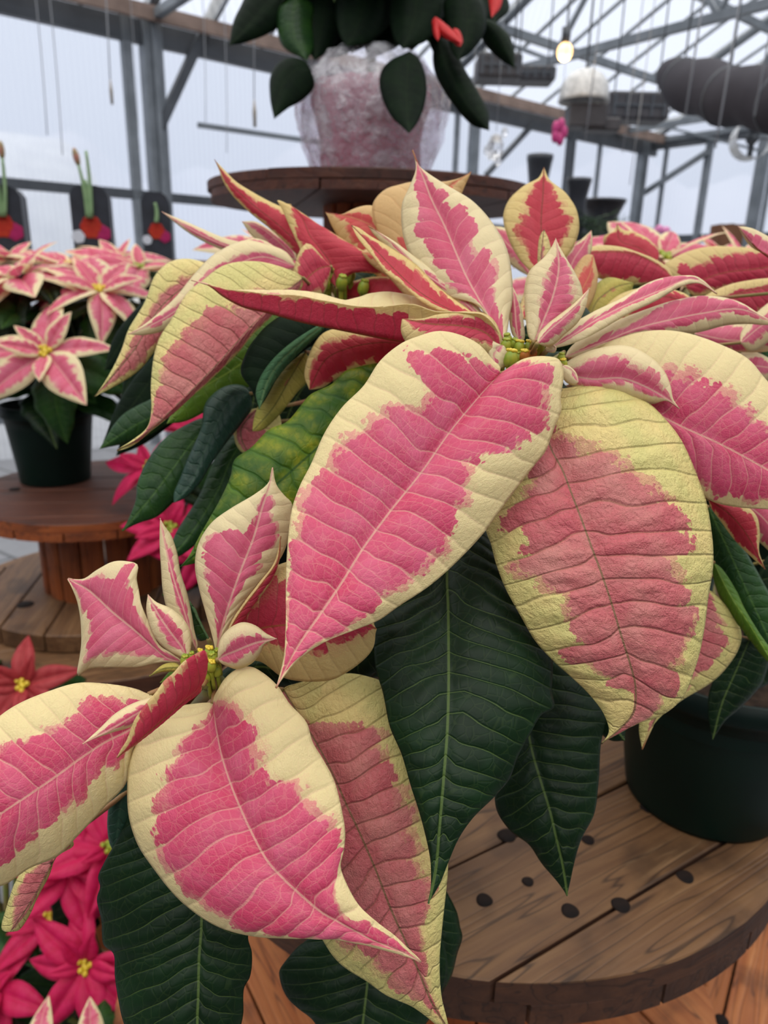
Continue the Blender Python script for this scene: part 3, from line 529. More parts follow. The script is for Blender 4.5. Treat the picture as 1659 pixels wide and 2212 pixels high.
leaf(A,'leaf',BL,'540,850 500,860 470,910 440,980 415,1040 375,1086','535,838 512,830 478,838 445,868 433,927 405,990 385,1040 375,1065','545,880 525,910 490,955 458,1000 430,1045 400,1075',
 [.49,.485,.48],(.008,.006),.16,.0009,N=12,lab='blue-green drooping leaf on the left')
leaf(A,'leaf',MD,'470,900 420,950 375,1010 330,1070 264,1147','435,903 401,918 359,944 321,990 297,1041 292,1083 280,1115','480,930 460,990 425,1040 371,1088 338,1117 300,1130',
 [.51,.50,.49],(.008,.008),.12,.0009,N=12,lab='mid green pointed leaf on the left')
leaf(A,'leaf',MD,'540,930 500,990 470,1060 400,1170 355,1215','500,940 460,1000 430,1070 380,1150','560,960 540,1020 500,1090 440,1160 390,1200',[.53,.52,.51],(.008,.008),.12,.0009,N=11)
leaf(A,'leaf',MD,'400,860 350,890 290,920 214,970','380,840 330,860 260,900','400,880 340,930 280,955',[.56,.56,.56],(.006,.006),.1,.0007,N=9)
leaf(A,'leaf',DK,'470,1480 560,1440 640,1460 740,1420','480,1450 560,1415 660,1420','500,1500 580,1490 680,1470',[.38,.385,.39],(.006,.006),.1,.0007,N=9)
leaf(A,'leaf',DK,'840,1340 800,1400 770,1430 740,1455','820,1340 780,1380 750,1420','860,1400 830,1440 790,1470',[.40,.40],(.004,.004),.1,.0007,N=7)
leaf(A,'leaf',DK,'1140,1400 1190,1420 1260,1470 1320,1560 1350,1600','1170,1380 1240,1410 1310,1480 1350,1560','1130,1430 1190,1490 1270,1560 1320,1600',[.44,.43,.42],(.006,.006),.1,.0008,N=10)
leaf(A,'leaf',MD,'450,1380 430,1340 410,1300 350,1285','440,1360 415,1320 380,1290','430,1385 400,1350 375,1310',[.36,.37],(.003,.003),.1,.0005,N=7)
for m_,l_,r_ in (('440,1450 425,1475 410,1490','430,1452 412,1475','450,1465 428,1490'),('430,1440 380,1460 345,1475','410,1438 370,1448','420,1455 370,1475')):
    leaf(A,'leaf',BR,m_,l_,r_,[.345,.35],(.002,.002),.1,.0003,N=5)
# filler leaves added behind the flowers to keep the gaps dark
for m_,l_,r_,d_ in (
 ('760,700 700,780 640,860 600,960','700,700 630,770 590,870','800,740 760,830 680,920',[.56,.56]),
 ('700,640 620,720 560,820 540,900','650,650 560,720 520,820','740,700 690,790 600,870',[.58,.58]),
 ('900,740 840,800 780,860 700,900','860,740 780,780 720,840','930,800 860,860 780,900',[.50,.50]),
 ('640,900 560,980 500,1060 460,1150','590,900 520,960 470,1040','670,960 600,1040 520,1120',[.58,.58]),
 ('1140,770 1150,830 1200,880 1260,900','1120,800 1130,860 1190,910','1190,780 1220,830 1250,860',[.43,.43]),
 ('1220,760 1180,800 1130,830 1080,830','1180,760 1130,780','1200,810 1150,840',[.42,.42]),
 ('1290,700 1240,720 1180,730 1120,720','1260,660 1200,680 1150,690','1280,750 1200,780 1150,760',[.47,.47]),
 ('700,1400 660,1440 600,1470 560,1490','680,1380 620,1420','690,1450 620,1500',[.42,.42]),
 ('620,1380 580,1440 540,1490 500,1540','580,1380 530,1430','640,1440 590,1500',[.41,.41]),
 ('470,560 440,640 400,720 330,800','430,580 390,650','480,640 440,720',[.60,.60]),
 ('980,560 960,640 930,720','920,580 900,660','1020,620 1000,700',[.50,.50]),
 ('860,560 800,600 740,660','820,540 760,590','860,620 800,680',[.58,.58])):
    leaf(A,'leaf',DK,m_,l_,r_,d_,(.006,.006),.1,.0007,N=10,res=.8)
for m_,l_,r_,d_ in (('430,720 350,790 290,870 222,955','390,720 320,780 260,860','450,770 380,850 310,920',[.64,.64]),
 ('420,640 350,700 300,780 262,860','380,640 320,700 275,780','440,680 380,750 320,830',[.66,.66]),
 ('440,820 380,860 310,900 250,985','420,800 350,840 280,900','450,860 380,910 310,960',[.66,.65]),
 ('380,620 320,680 270,730 225,800','350,620 290,670 245,730','400,670 340,730 280,790',[.72,.72])):
    leaf(A,'leaf',VD,m_,l_,r_,d_,(.006,.006),.1,.0007,N=10,res=.7)
for a_,b_,g_ in ((soilA,fork,(0,0,0)),(fork,hA,(0,.02,-.01)),(fork,hB,(-.01,-.02,-.02)),(fork,hC,(-.01,.02,-.01))): SP_A+=curve(a_,b_-np.array([0,0,.006]),g_,16)[1:]
petioles(A,SP_A)
# ------------------------------------------------------------------ neighbouring plant at the right
pR=on_z(1540,1752,TZ)[:2]+np.array([0.0,.03])
Rp=empty('potted_poinsettia',(pR[0],pR[1],TZ),'pink and cream poinsettia in a dark green pot on the table edge at the right','poinsettia')
pot(Rp,pR,TZ+.0012,.075,.10,.165)
sR=np.array([pR[0],pR[1],TZ+.14]); hD=P(1170,600,.56); hE=P(1480,610,.68)
stem(Rp,sR,hD,(-.06,.0,-.05),(.007,.004)); stem(Rp,sR,hE,(0,.03,0),(.007,.004))
leaf(Rp,'bract',RD,'1166,610 1169,507 1169,471 1173,419 1175,360','1145,585 1123,560 1095,507 1087,467 1099,431 1127,404 1163,384','1190,600 1222,557 1240,531 1252,491 1246,455 1222,415 1187,388',
 [.50,.51,.53],(.006,.006),.14,.0008,N=11,sweep=.25,env=([.6,.7,.72,.55,.5,.5,.0],[.6,.7,.72,.7,.5,.5,.0]),lab='upright red-centred bract beside the top flower')
for m,l,r,d,mm,en in (
 ('1165,600 1155,640 1130,690','1145,590 1130,640 1120,670','1180,620 1165,660 1145,690',[.48,.46],UN,None),
 ('1190,640 1170,560 1175,495','1165,600 1162,540 1166,510','1205,620 1195,560 1185,515',[.46,.47],AG,([.5,.4,0],[.5,.4,0])),
 ('1150,600 1120,550 1090,520 1068,488','1130,590 1090,560 1070,520','1150,570 1125,520 1090,492',[.57,.58],LT,None),
 ('1225,600 1240,560 1260,530 1278,497','1212,580 1225,545 1258,515','1240,620 1262,580 1278,540 1280,515',[.52,.54],LT,([.8,.8,.3],[.8,.8,.3])),
 ('1230,680 1255,630 1275,590 1282,550','1215,650 1235,590 1265,550','1250,690 1280,650 1292,600',[.50,.51],PE,([.8,.6,.1],[.6,.5,.1])),
 ('1455,600 1400,560 1350,545 1240,548','1440,575 1380,545 1320,530 1265,535','1450,625 1390,618 1320,608 1270,590',[.56,.56],UN,([.2,.2,.0],[.9,.9,.8])),
 ('1420,565 1380,535 1340,520 1333,483','1400,560 1350,560 1312,545 1304,510 1325,500','1425,545 1400,515 1370,500 1345,495',[.66,.67],RD,([.9,.9,.9,.2],[.9,.9,.7,.1])),
 ('1480,620 1560,590 1640,580 1740,560','1430,580 1480,545 1540,532 1620,535 1700,545','1500,640 1580,620 1670,612',[.60,.60],UN,([.7,.6,.7,.6],[.9,.9,.9,.9])),
 ('1500,700 1580,640 1660,620 1760,600','1500,660 1560,620 1640,602 1700,600','1530,720 1600,700 1680,670',[.52,.53],UN,([.3,.3,.3],[.9,.9,.8])),
 ('1500,660 1430,640 1350,660 1280,690','1490,640 1420,620 1340,635','1480,690 1420,700 1340,700',[.50,.50],RD,([.7,.7,.3],[.9,.8,.3])),
 ('1760,620 1700,580 1640,540 1594,488','1740,590 1680,560 1620,530','1720,560 1660,510 1615,490',[.48,.48],LT,([.8,.8,.4],[.8,.8,.4])),
 ('1500,720 1580,735 1660,730 1750,720','1520,700 1600,700 1680,700','1520,745 1590,760 1680,755',[.50,.49],LT,([.9,.9,.8],[.8,.8,.7])),
 ('1600,740 1650,700 1720,660','1600,720 1640,670 1690,640','1620,760 1670,730',[.47,.47],LT,None),
 ('1270,700 1290,650 1330,620 1370,610','1262,680 1275,630 1310,600','1300,720 1340,680 1362,640',[.52,.53],OL,([0,0],[0,0])),
 ('1240,830 1300,770 1350,740','1230,800 1270,745 1320,725','1260,850 1320,800',[.45,.45],RD,None),
 ('1560,800 1620,790 1700,800','1570,775 1630,760','1580,830 1640,830',[.50,.50],LT,None),
 ('1530,1078 1575,1110 1610,1150 1653,1230','1535,1095 1560,1130 1590,1170 1625,1205','1560,1085 1610,1092 1635,1115 1642,1150 1640,1190',[.42,.42],RD,([.9,.9,.9,.4],[.9,.7,.6,.1])),
 ('1600,1080 1650,1120 1700,1190','1600,1110 1640,1170 1680,1200','1630,1070 1690,1120',[.44,.44],LT,([.8,.8],[.8,.8])),
 ('1520,1270 1490,1400 1440,1500 1387,1619','1480,1280 1440,1370 1400,1480 1380,1571','1540,1278 1572,1313 1600,1356 1602,1384 1576,1436 1536,1475 1477,1511 1429,1547 1405,1575',[.43,.42],AG,([.5,.5,.4,.0],[.6,.7,.7,.5,.1,.0])),
 ):
    leaf(Rp,'bract',mm,m,l,r,d,(.006,.006),.12,.0006,N=12,env=en)
for m,l,r,d,mm in (
 ('1530,1095 1570,1180 1620,1290 1680,1420','1520,1110 1530,1190 1548,1240 1600,1350 1650,1410','1560,1110 1600,1170 1645,1250 1690,1340',[.45,.44],MD),
 ('1542,1215 1580,1290 1620,1350 1680,1450','1540,1240 1560,1300 1610,1370 1650,1420','1560,1228 1592,1277 1610,1316 1640,1366 1670,1410',[.43,.42],BR),
 ('1620,1380 1590,1450 1560,1520 1540,1598','1590,1380 1550,1440 1530,1510 1532,1560','1660,1400 1650,1470 1610,1520 1565,1560',[.50,.50],DK),
 ('1620,1250 1600,1320 1640,1400','1590,1270 1590,1340','1660,1290 1670,1350',[.49,.49],DK),
 ('1700,1200 1680,1300 1640,1420 1600,1500','1660,1200 1620,1300 1600,1420','1740,1250 1720,1350 1670,1470',[.53,.53],DK),
 ('1500,1200 1480,1300 1440,1400 1400,1480','1460,1220 1430,1310 1410,1400','1540,1220 1530,1320 1480,1430',[.55,.55],DK),
 ('1600,760 1590,840 1640,920 1700,960','1570,780 1560,850 1610,920','1640,770 1660,840 1700,900',[.52,.52],MD),
 ('1400,700 1440,760 1500,780 1560,760','1400,740 1450,790 1510,800','1430,690 1480,720 1540,730',[.56,.56],DK),
 ('1320,640 1400,680 1450,720 1500,780','1300,670 1370,720 1430,770','1350,630 1430,650 1490,700',[.60,.60],DK),
 ):
    leaf(Rp,'leaf',mm,m,l,r,d,(.008,.008),.12,.0009,N=12)
petioles(Rp,curve(sR,hD,(-.06,.0,-.05),16)[2:]+curve(sR,hE,(0,.03,0),16)[2:])
# ------------------------------------------------------------------ generic potted poinsettias
def gen_leaf_mesh(kind,seed,mats,env=None,n=22,nv=8):
    """unit leaf lying along +Y, arching down"""
    rnd=random.Random(seed); u=np.linspace(0,1,n+1)
    droop=rnd.uniform(.10,.42); sw=rnd.uniform(-.06,.06); wid=rnd.uniform(.22,.28) if kind=='bract' else rnd.uniform(.25,.32)
    M=np.stack([sw*u**2,u-.12*droop*u**2,.10*u-droop*u**2.2],1)
    w=wid*(np.sin(PI*np.clip(u,0,1)**.85)**.85)*(1-.25*u)
    if kind=='leaf': w=w*(1+.06*np.sin(u*26)*(u>.2))
    w[0]=0;w[-1]=0; fold=rnd.uniform(.0,.3)
    Lm=M+np.stack([-w,0*w,fold*w],1);Rm=M+np.stack([w,0*w,fold*w],1)
    me=loft(M*.1,Lm*.1,Rm*.1,nv,.18,.0008,11,.25,*(env or (DEF,DEF)),seed*1.7)
    me.transform(Matrix.Scale(10,4))
    for m in mats: me.materials.append(m)
    return me
def gset(mats,env=None,gm=(G_DK,G_MD)):
    return ([gen_leaf_mesh('bract',s,mats,env) for s in range(5)],[gen_leaf_mesh('leaf',s+20,[gm[s%2]]) for s in range(4)])
ENVP=([.5,.72,.76,.7,.6,.2],[.5,.72,.76,.7,.6,.2])
SET_PC=gset([B_LT],ENVP); SET_HP=gset([B_HP],([2,2],[2,2])); SET_CO=gset([B_CO],([2,2],[2,2])); SET_SR=gset([B_SR],([2,2],[2,2]))
def orient(o,dirv,up,roll=0):
    y=Vector(tuple(dirv)).normalized(); z=Vector(tuple(up)); z=(z-y*z.dot(y)).normalized(); x=y.cross(z)
    m=Matrix((x,y,z)).transposed().to_4x4() @ Matrix.Rotation(roll,4,'Y')
    o.rotation_euler=m.to_euler()
def head(parent,c,nrm,ms,R,nb=10,seed=0,tilt=(.05,.5),budc=True,greens=4):
    rnd=random.Random(seed); c=np.array(c,float); nrm=np.array(nrm,float);nrm/=np.linalg.norm(nrm)
    a0=np.cross(nrm,[0,0,1.]); a0= a0/np.linalg.norm(a0) if np.linalg.norm(a0)>1e-3 else np.array([1.,0,0]); b0=np.cross(nrm,a0)
    pw=np.array(wpos(parent))
    for i in range(nb+greens):
        g=i>=nb
        ring=0 if i<nb*.55 else 1
        a=2*PI*(i*.382)+rnd.uniform(-.2,.2)+ (0.4 if g else 0)
        el=(rnd.uniform(-.15,.15) if ring==0 else rnd.uniform(.35,.8)) if not g else rnd.uniform(-.6,-.2)
        L=R*(rnd.uniform(.85,1.1) if ring==0 else rnd.uniform(.45,.7)) if not g else R*rnd.uniform(.9,1.25)
        rad=math.cos(a)*a0+math.sin(a)*b0; d=rad*math.cos(el)+nrm*math.sin(el); up=nrm*math.cos(el)-rad*math.sin(el)
        me=rnd.choice(ms[1] if g else ms[0]); o=bpy.data.objects.new('leaf' if g else 'bract',me); C.objects.link(o); o.parent=parent
        o.location=Vector(tuple(c+rad*.004-(nrm*.02 if g else 0)-pw)); orient(o,d,up,rnd.uniform(-.3,.3)); o.scale=(L,L,L)
    if budc:
        m=MB()
        for k in range(7):
            a=k*2.4; q=c+nrm*.006+(math.cos(a)*a0+math.sin(a)*b0)*.006*math.sqrt(k/2); m.ball(q,.0042,(1,1,1.1),6)
        m.build('flower_bud',BUDY if seed%2 else BUD,parent,origin=c)
def plant(loc,label,ms,heads,potr=(.062,.082,.145),group=None,foliage=16,seed=1,withpot=True,pr=.07,name='potted_poinsettia',fh=.18,fR=.10):
    T=empty(name,loc,label,'poinsettia',group); x,y,z=loc; rnd=random.Random(seed)
    if withpot: pot(T,(x,y),z,*potr)
    top=np.array([x,y,z+potr[2]*.9])
    for i,(hc,nr,R,nb,gr) in enumerate(heads):
        p=curve(top,np.array(hc)-np.array(nr)*.01,(0,0,.02)); m=MB(); m.tube(p,[.005]*len(p),6); m.build('stem',STEM,T,origin=top)
        head(T,hc,nr,ms,R,nb,seed*31+i,greens=gr)
    for i in range(foliage):
        a=i*2.4; hh=rnd.uniform(.1,1)*fh; d=np.array([math.cos(a),math.sin(a),rnd.uniform(-.35,.1)])
        o=bpy.data.objects.new('leaf',rnd.choice(ms[1])); C.objects.link(o); o.parent=T
        o.location=(math.cos(a)*.02,math.sin(a)*.02,potr[2]+hh); orient(o,d,(0,0,1),rnd.uniform(-.4,.4)); s=fR*rnd.uniform(.8,1.25); o.scale=(s,s,s)
    return T
V=np.array
# spool tables --------------------------------------------------------------
def wood_mat(name,a,b,dark,rough=.6,stretch=14,bl=(26,22,20),scuff=None):
    t=NT(name); g=t.n('ShaderNodeAttribute',None,'Vector',attribute_name='gr'); r=t.attr('pl')
    v=t.n('ShaderNodeVectorMath',{0:g,1:(1.0,stretch,stretch)},operation='MULTIPLY')
    v=t.n('ShaderNodeVectorMath',{0:v,1:t.n('ShaderNodeCombineXYZ',{0:t.mt('MULTIPLY',r,17.0),1:t.mt('MULTIPLY',r,5.0)})},operation='ADD')
    w=t.n('ShaderNodeTexNoise',{'Vector':v,'Scale':5.0,'Detail':6,'Roughness':.62,'Distortion':.6},'Fac')
    w2=t.n('ShaderNodeTexNoise',{'Vector':v,'Scale':1.3,'Detail':3},'Fac')
    w3=t.n('ShaderNodeTexNoise',{'Vector':g,'Scale':14,'Detail':4},'Fac')
    rings=t.mt('ABSOLUTE',t.mt('SINE',t.mt('MULTIPLY',w2,46)))
    c=t.mix(t.step(w,.32,.68),a,b); c=t.mix(t.mt('MULTIPLY',t.step(rings,.0,.30,1,0),.75),c,dark)
    c=t.mix(t.mt('MULTIPLY',t.step(w3,.50,.72),.6),c,dark)
    c=t.mix(t.mt('MULTIPLY',r,.35),c,tuple(x*.6 for x in a))
    if scuff: c=t.mix(t.mt('MULTIPLY',t.step(w,.62,.75),.5),c,scuff)
    nb=t.bump(t.mt('ADD',w,t.mt('MULTIPLY',rings,.3)),.5,.002)
    return t.end(t.bsdf(c,rough,.35,nb))
W_TOP=wood_mat('weathered_brown_wood',srgb(98,68,44),srgb(122,90,60),srgb(40,27,20),.5,scuff=srgb(156,124,90))
W_RIM=wood_mat('dark_rim_wood',srgb(66,40,28),srgb(86,54,36),srgb(34,22,18),.7)
W_ORG=wood_mat('orange_brown_wood',srgb(146,84,46),srgb(168,106,62),srgb(74,42,26),.5,scuff=srgb(204,150,100))
W_DRM=wood_mat('reddish_stave_wood',srgb(130,64,31),srgb(156,84,40),srgb(62,32,20),.55)
W_DKB=wood_mat('dark_stained_wood',srgb(76,42,32),srgb(92,54,38),srgb(36,22,18),.6)
BOLT=plain('rusty_bolt',srgb(34,24,20),.8,.2,metal=.1,nsc=60,col2=srgb(20,15,14))
def planked_disc(name,parent,c,R,z0,z1,ang,pw,mat,gap=.0015,hole=0,seed=0,jit=0.0,lab=None,rim=None):
    rnd=random.Random(seed); ca,sa=math.cos(ang),math.sin(ang); vs=[];fs=[];pl=[];gr=[];mi=[]
    n=int(2*R/pw)+1; y=-R+rnd.uniform(-.5,0)*pw; 
    while y<R:
        y0=max(y+gap,-R+.0005); y1=min(y+pw-gap,R-.0005); y+=pw
        if y1-y0<.004: continue
        k=24; ys=np.linspace(y0,y1,k); xs=np.sqrt(np.maximum(R*R-ys*ys,1e-8))
        poly=[(x,yy) for x,yy in zip(xs,ys)]+[(-x,yy) for x,yy in zip(xs[::-1],ys[::-1])]
        zz=rnd.uniform(-jit,jit); b=len(vs); m=len(poly); rr=rnd.random()
        ch=.003
        def ring(z,sc):
            cy=(y0+y1)/2
            for x,yy in poly:
                X=x*(1-sc/R); Y=yy+(cy-yy)*(sc/((y1-y0)/2)) if (y1-y0)>.01 else yy
                vs.append((c[0]+X*ca-Y*sa,c[1]+X*sa+Y*ca,z)); gr.append((X,Y,z))
        ring(z0+zz,0);ring(z1+zz-ch*.5,0);ring(z1+zz,ch*.5)
        fs.append(tuple(b+m-1-i for i in range(m))); fs.append(tuple(b+2*m+i for i in range(m))); mi+=[0,0]
        for L in range(2):
            for i in range(m):
                j=(i+1)%m; fs.append((b+L*m+i,b+L*m+j,b+(L+1)*m+j,b+(L+1)*m+i)); mi.append(1 if L==0 and rim else 0)
        pl+=[rr]*(3*m)
    me=bpy.data.meshes.new(name); me.from_pydata(vs,[],fs); me.update(); me.materials.append(mat)
    if rim: me.materials.append(rim); me.polygons.foreach_set('material_index',mi)
    me.attributes.new('pl','FLOAT','POINT').data.foreach_set('value',pl)
    me.attributes.new('gr','FLOAT_VECTOR','POINT').data.foreach_set('vector',np.array(gr,dtype=np.float32).ravel())
    o=link(name,me,parent,origin=(c[0],c[1],z0))
    if lab:o['label']=lab
    return o
def staves(parent,c,R,z0,z1,n,mat,seed=0):
    rnd=random.Random(seed); vs=[];fs=[];pl=[];gr=[]
    for k in range(n):
        a0=2*PI*k/n+.006/R*.3; a1=2*PI*(k+1)/n-.006/R*.3; r0=R+rnd.uniform(-.0015,.0015); b=len(vs); rr=rnd.random(); m=5
        for z in (z0,z1):
            for q in range(m+1):
                a=a0+(a1-a0)*q/m; rq=r0-(.003 if q in(0,m) else 0); vs.append((c[0]+rq*math.cos(a),c[1]+rq*math.sin(a),z)); gr.append((z,a*R,0))
            for q in range(m+1):
                a=a1-(a1-a0)*q/m; vs.append((c[0]+(r0-.02)*math.cos(a),c[1]+(r0-.02)*math.sin(a),z)); gr.append((z,a*R,.02))
        M=2*(m+1)
        for i in range(M): j=(i+1)%M; fs.append((b+i,b+j,b+M+j,b+M+i))
        fs.append(tuple(b+M-1-i for i in range(M))); fs.append(tuple(b+M+i for i in range(M))); pl+=[rr]*(2*M)
    me=bpy.data.meshes.new('drum'); me.from_pydata(vs,[],fs); me.update(); me.materials.append(mat)
    me.attributes.new('pl','FLOAT','POINT').data.foreach_set('value',pl)
    me.attributes.new('gr','FLOAT_VECTOR','POINT').data.foreach_set('vector',np.array(gr,dtype=np.float32).ravel())
    return link('drum',me,parent,origin=(c[0],c[1],z0))
def spool(c,z0,z1,R,rd,th,label,ang=.5,mats=None,Rb=None,pw=.1,bolts=(),seed=0,jit=.0006):
    mt,mr,md,mb=mats; Rb=Rb or R
    T=empty('wooden_cable_spool',(c[0],c[1],z0),label,'spool table')
    planked_disc('lower_flange',T,c,Rb,z0,z0+th,ang+PI/2,pw,mb,seed=seed+1)
    staves(T,c,rd,z0+th,z1-th,16,md,seed)
    f=planked_disc('upper_flange',T,c,R,z1-th*.5,z1,ang,pw,mt,seed=seed,jit=jit,rim=mr)
    planked_disc('flange_underlayer',T,c,R*.998,z1-th,z1-th*.5-.0008,ang+PI/2,pw,mr,seed=seed+3)
    for (x,y,r) in bolts:
        m=MB(); m.lathe([(0,.0012),(r*.5,.0016),(r*.8,.0012),(r*.9,0)],(x,y,z1),18,jit=lambda i,a:.05*math.sin(3*a+x*90)); m.build('bolt',BOLT,f,origin=(x,y,z1))
    return T
# ------------------------------------------------------------------ greenhouse shell
STEEL=plain('galvanised_steel',srgb(124,130,136),.45,.5,metal=.25,nsc=6,col2=srgb(104,110,116))
STEELD=plain('dark_steel',srgb(78,82,88),.5,.5,metal=.2,nsc=5,col2=srgb(66,70,76))
WOODB=plain('gutter_board',srgb(142,122,112),.7,.3,nsc=7,col2=srgb(116,98,90))
def film(name,tint,dif,f,ribs=0):
    t=NT(name); g=t.n('ShaderNodeTexCoord',None,'Object'); 
    a=t.n('ShaderNodeBsdfTransparent',{'Color':(*tint,1)}); b=t.n('ShaderNodeBsdfTranslucent',{'Color':(*dif,1)})
    w=t.n('ShaderNodeTexWave',{'Vector':g,'Scale':ribs or 6.0,'Distortion':.3},'Fac')
    ff=t.mt('MULTIPLY_ADD',w,.06,f)
    return t.end(t.n('ShaderNodeMixShader',{0:ff,1:a,2:b}))
WALLF=film('clear_wall_panel',(.97,.98,1.0),(.86,.89,.93),.30,9)
ROOFF=film('clear_roof_panel',(.97,.98,1.0),(.88,.9,.93),.16,5)
GZ=3.3
Wa=on_z(170,12,GZ); Wc=on_z(1410,308,GZ); wd_=(Wc-Wa)[:2]; wd_/=np.linalg.norm(wd_); wdir=V([wd_[0],wd_[1],0]); wn=V([wd_[1],-wd_[0],0])
A0=Wa-wdir*5.5; A0[2]=0; C0=Wc.copy(); C0[2]=0; Lw=np.linalg.norm(C0-A0)
SP=9.0; RZ=GZ+2.1    # span and ridge height
def quadobj(name,pts4,mat,kind='structure',parent=None):
    m=MB(); m.add(pts4,[(0,1,2,3)]); o=m.build(name,mat,parent,smooth=False)
    if kind and not parent:o['kind']=kind
    return o
up=V([0,0,1.])
def slab(name,a,b,c,d,th,mat):
    a,b,c,d=[V(q,dtype=float) for q in (a,b,c,d)]; n=np.cross(b-a,d-a); n/=np.linalg.norm(n)
    m=MB(); m.add([a,b,c,d,a+n*th,b+n*th,c+n*th,d+n*th],[(3,2,1,0),(4,5,6,7),(0,1,5,4),(1,2,6,5),(2,3,7,6),(3,0,4,7)]); o=m.build(name,mat,None,smooth=False); o['kind']='structure'; return o
B0=A0+wn*SP; D0=C0+wn*SP
wl_=quadobj('wall_left',[A0,C0,C0+up*GZ,A0+up*GZ],WALLF)
wf_=MB(); wf_.add([C0,D0,D0+up*GZ,(C0+D0)/2+up*RZ,C0+up*GZ],[(0,1,2,3,4)]); wf_=wf_.build('wall_far',WALLF,None,smooth=False); wf_['kind']='structure'
ce=MB(); mid0=(A0+B0)/2+up*RZ; mid1=(C0+D0)/2+up*RZ
ce.add([A0+up*GZ,C0+up*GZ,mid1,mid0],[(0,1,2,3)]); ce.add([mid0,mid1,D0+up*GZ,B0+up*GZ],[(0,1,2,3)]); ce=ce.build('ceiling',ROOFF,None,smooth=False); ce['kind']='structure'
LIGHT_BLOCK=plain('grey_light_block',srgb(112,112,114),.8,.3,nsc=2,col2=srgb(92,92,96))
slab('blocker_wall_right',B0,D0,D0+up*2.5,B0+up*2.5,.06,LIGHT_BLOCK); slab('blocker_wall_back',A0,B0,B0+up*2.5,A0+up*2.5,.06,LIGHT_BLOCK)  # unseen opaque walls added to cut low light from the right and behind
# concrete floor
t=NT('concrete_floor'); g=t.n('ShaderNodeTexCoord',None,'Object'); nz=t.noise(g,3,5); n2=t.noise(g,30,4)
br=t.n('ShaderNodeTexBrick',{'Vector':t.n('ShaderNodeMapping',{'Vector':g,'Rotation':(0,0,.6)}),'Scale':1.0,'Color1':(1,1,1,1),'Color2':(.92,.92,.92,1),'Mortar':(.3,.3,.3,1),'Mortar Size':.012,'Brick Width':.9,'Row Height':.45},0)
cc=t.mix(t.mt('MULTIPLY_ADD',nz,.6,t.mt('MULTIPLY',n2,.4)),srgb(98,100,106),srgb(132,133,137)); cc=t.mix(.8,cc,br,'MULTIPLY')
FLM=t.end(t.bsdf(cc,.75,.3,t.bump(n2,.3,.003)))
fl=MB(); fl.box((2,5,-.05),(12,14,.05)); fl=fl.build('floor',FLM,None,smooth=False); fl['kind']='structure'
# posts, rails, braces, gutter of the side wall
def wpt(px,py=500): # point on side wall plane under pixel
    return on_plane(px,py,A0,wn)
def part(name,m,parent,mat=STEEL,lab=None,kind=None):
    o=m.build(name,mat,parent,smooth=False); 
    if lab:o['label']=lab
    if kind:o['kind']=kind
    return o
ins=wn*.06
for px,w,mt in ((332,.15,STEEL),(281,.075,STEEL),(1016,.10,STEEL),(978,.05,STEEL),(1226,.10,STEELD),(1290,.05,STEEL),(1385,.13,STEEL)):
    q=wpt(px,300); m=MB(); q0=V([q[0],q[1],0])+ins
    m.box(q0+up*GZ/2,(w/2,w/2*.8,GZ/2),(wdir,wn,up)); 
    if w>.12: m.box(q0+up*GZ/2+wn*w*.5,(w*.12,w*.12,GZ/2),(wdir,wn,up))
    part('post',m,wl_,mt)
for k in (-.8,):
    q=wpt(100,300); 
railz=wpt(400,432)[2]
for z,h,mt,n_ in ((railz,.07,STEELD,'rail'),(GZ-.10,.16,STEELD,'gutter'),(.35,.1,STEEL,'sill_rail')):
    m=MB(); m.bar(A0+ins+up*z,C0+ins+up*z,.06,h); part(n_,m,wl_,mt)
m=MB(); m.bar(A0+wn*.22+up*(GZ-.0),C0+wn*.22+up*(GZ-.0),.05,.10); part('gutter_board',m,wl_,WOODB,'brownish board below the eaves')
def brace(a,b,w=.06,mat=STEELD,parent=wl_,off=.1):
    pa,pb=[on_plane(q[0],q[1],A0+wn*off,wn) for q in (a,b)]
    m=MB(); m.bar(pa,pb,w,w); part('brace',m,parent,mat)
brace((345,275),(475,-10),.07); brace((700,309),(428,270),.035,STEEL,off=.5); brace((1050,378),(1150,270),.05); brace((1060,60),(1016,235),.05)
# trusses (one at each main post) and purlins of the roof
tr=V([0,0,0.]); ceP=[]
def roofz(s): return GZ+(RZ-GZ)*(1-abs(s/(SP/2)-1))
tpos=[0.2,3.2]+[np.dot(wpt(332,300)-A0,wdir)+3.05*k for k in range(-1,4)]
for i,tp in enumerate(sorted(set([round(x,2) for x in tpos if 0<x<Lw]+[round(Lw-.08,2)]))):
    o=A0+wdir*tp; m=MB()
    m.bar(o+up*GZ,o+wn*SP+up*GZ,.06,.06); m.bar(o+up*(GZ+.03),o+wn*SP/2+up*RZ,.07,.08); m.bar(o+wn*SP/2+up*RZ,o+wn*SP+up*(GZ+.03),.07,.08)
    n=6
    for k in range(n):
        s0=SP*k/n; s1=SP*(k+.5)/n; s2=SP*(k+1)/n
        m.bar(o+wn*s0+up*GZ,o+wn*s1+up*(roofz(s1)-.03),.035,.035); m.bar(o+wn*s1+up*(roofz(s1)-.03),o+wn*s2+up*GZ,.035,.035)
    part('roof_truss',m,ce,STEEL)
for k in range(1,10):
    s=SP*k/10; m=MB(); a=A0+wn*s+up*(roofz(s)-.06); m.bar(a,a+wdir*Lw,.05,.07); part('purlin',m,ce,STEEL)
for k in range(26):
    m=MB(); o=A0+wdir*Lw*k/26; m.bar(o+up*(GZ+.0),o+wn*SP/2+up*(RZ-.02),.025,.03); part('glazing_bar',m,ce,STEEL)
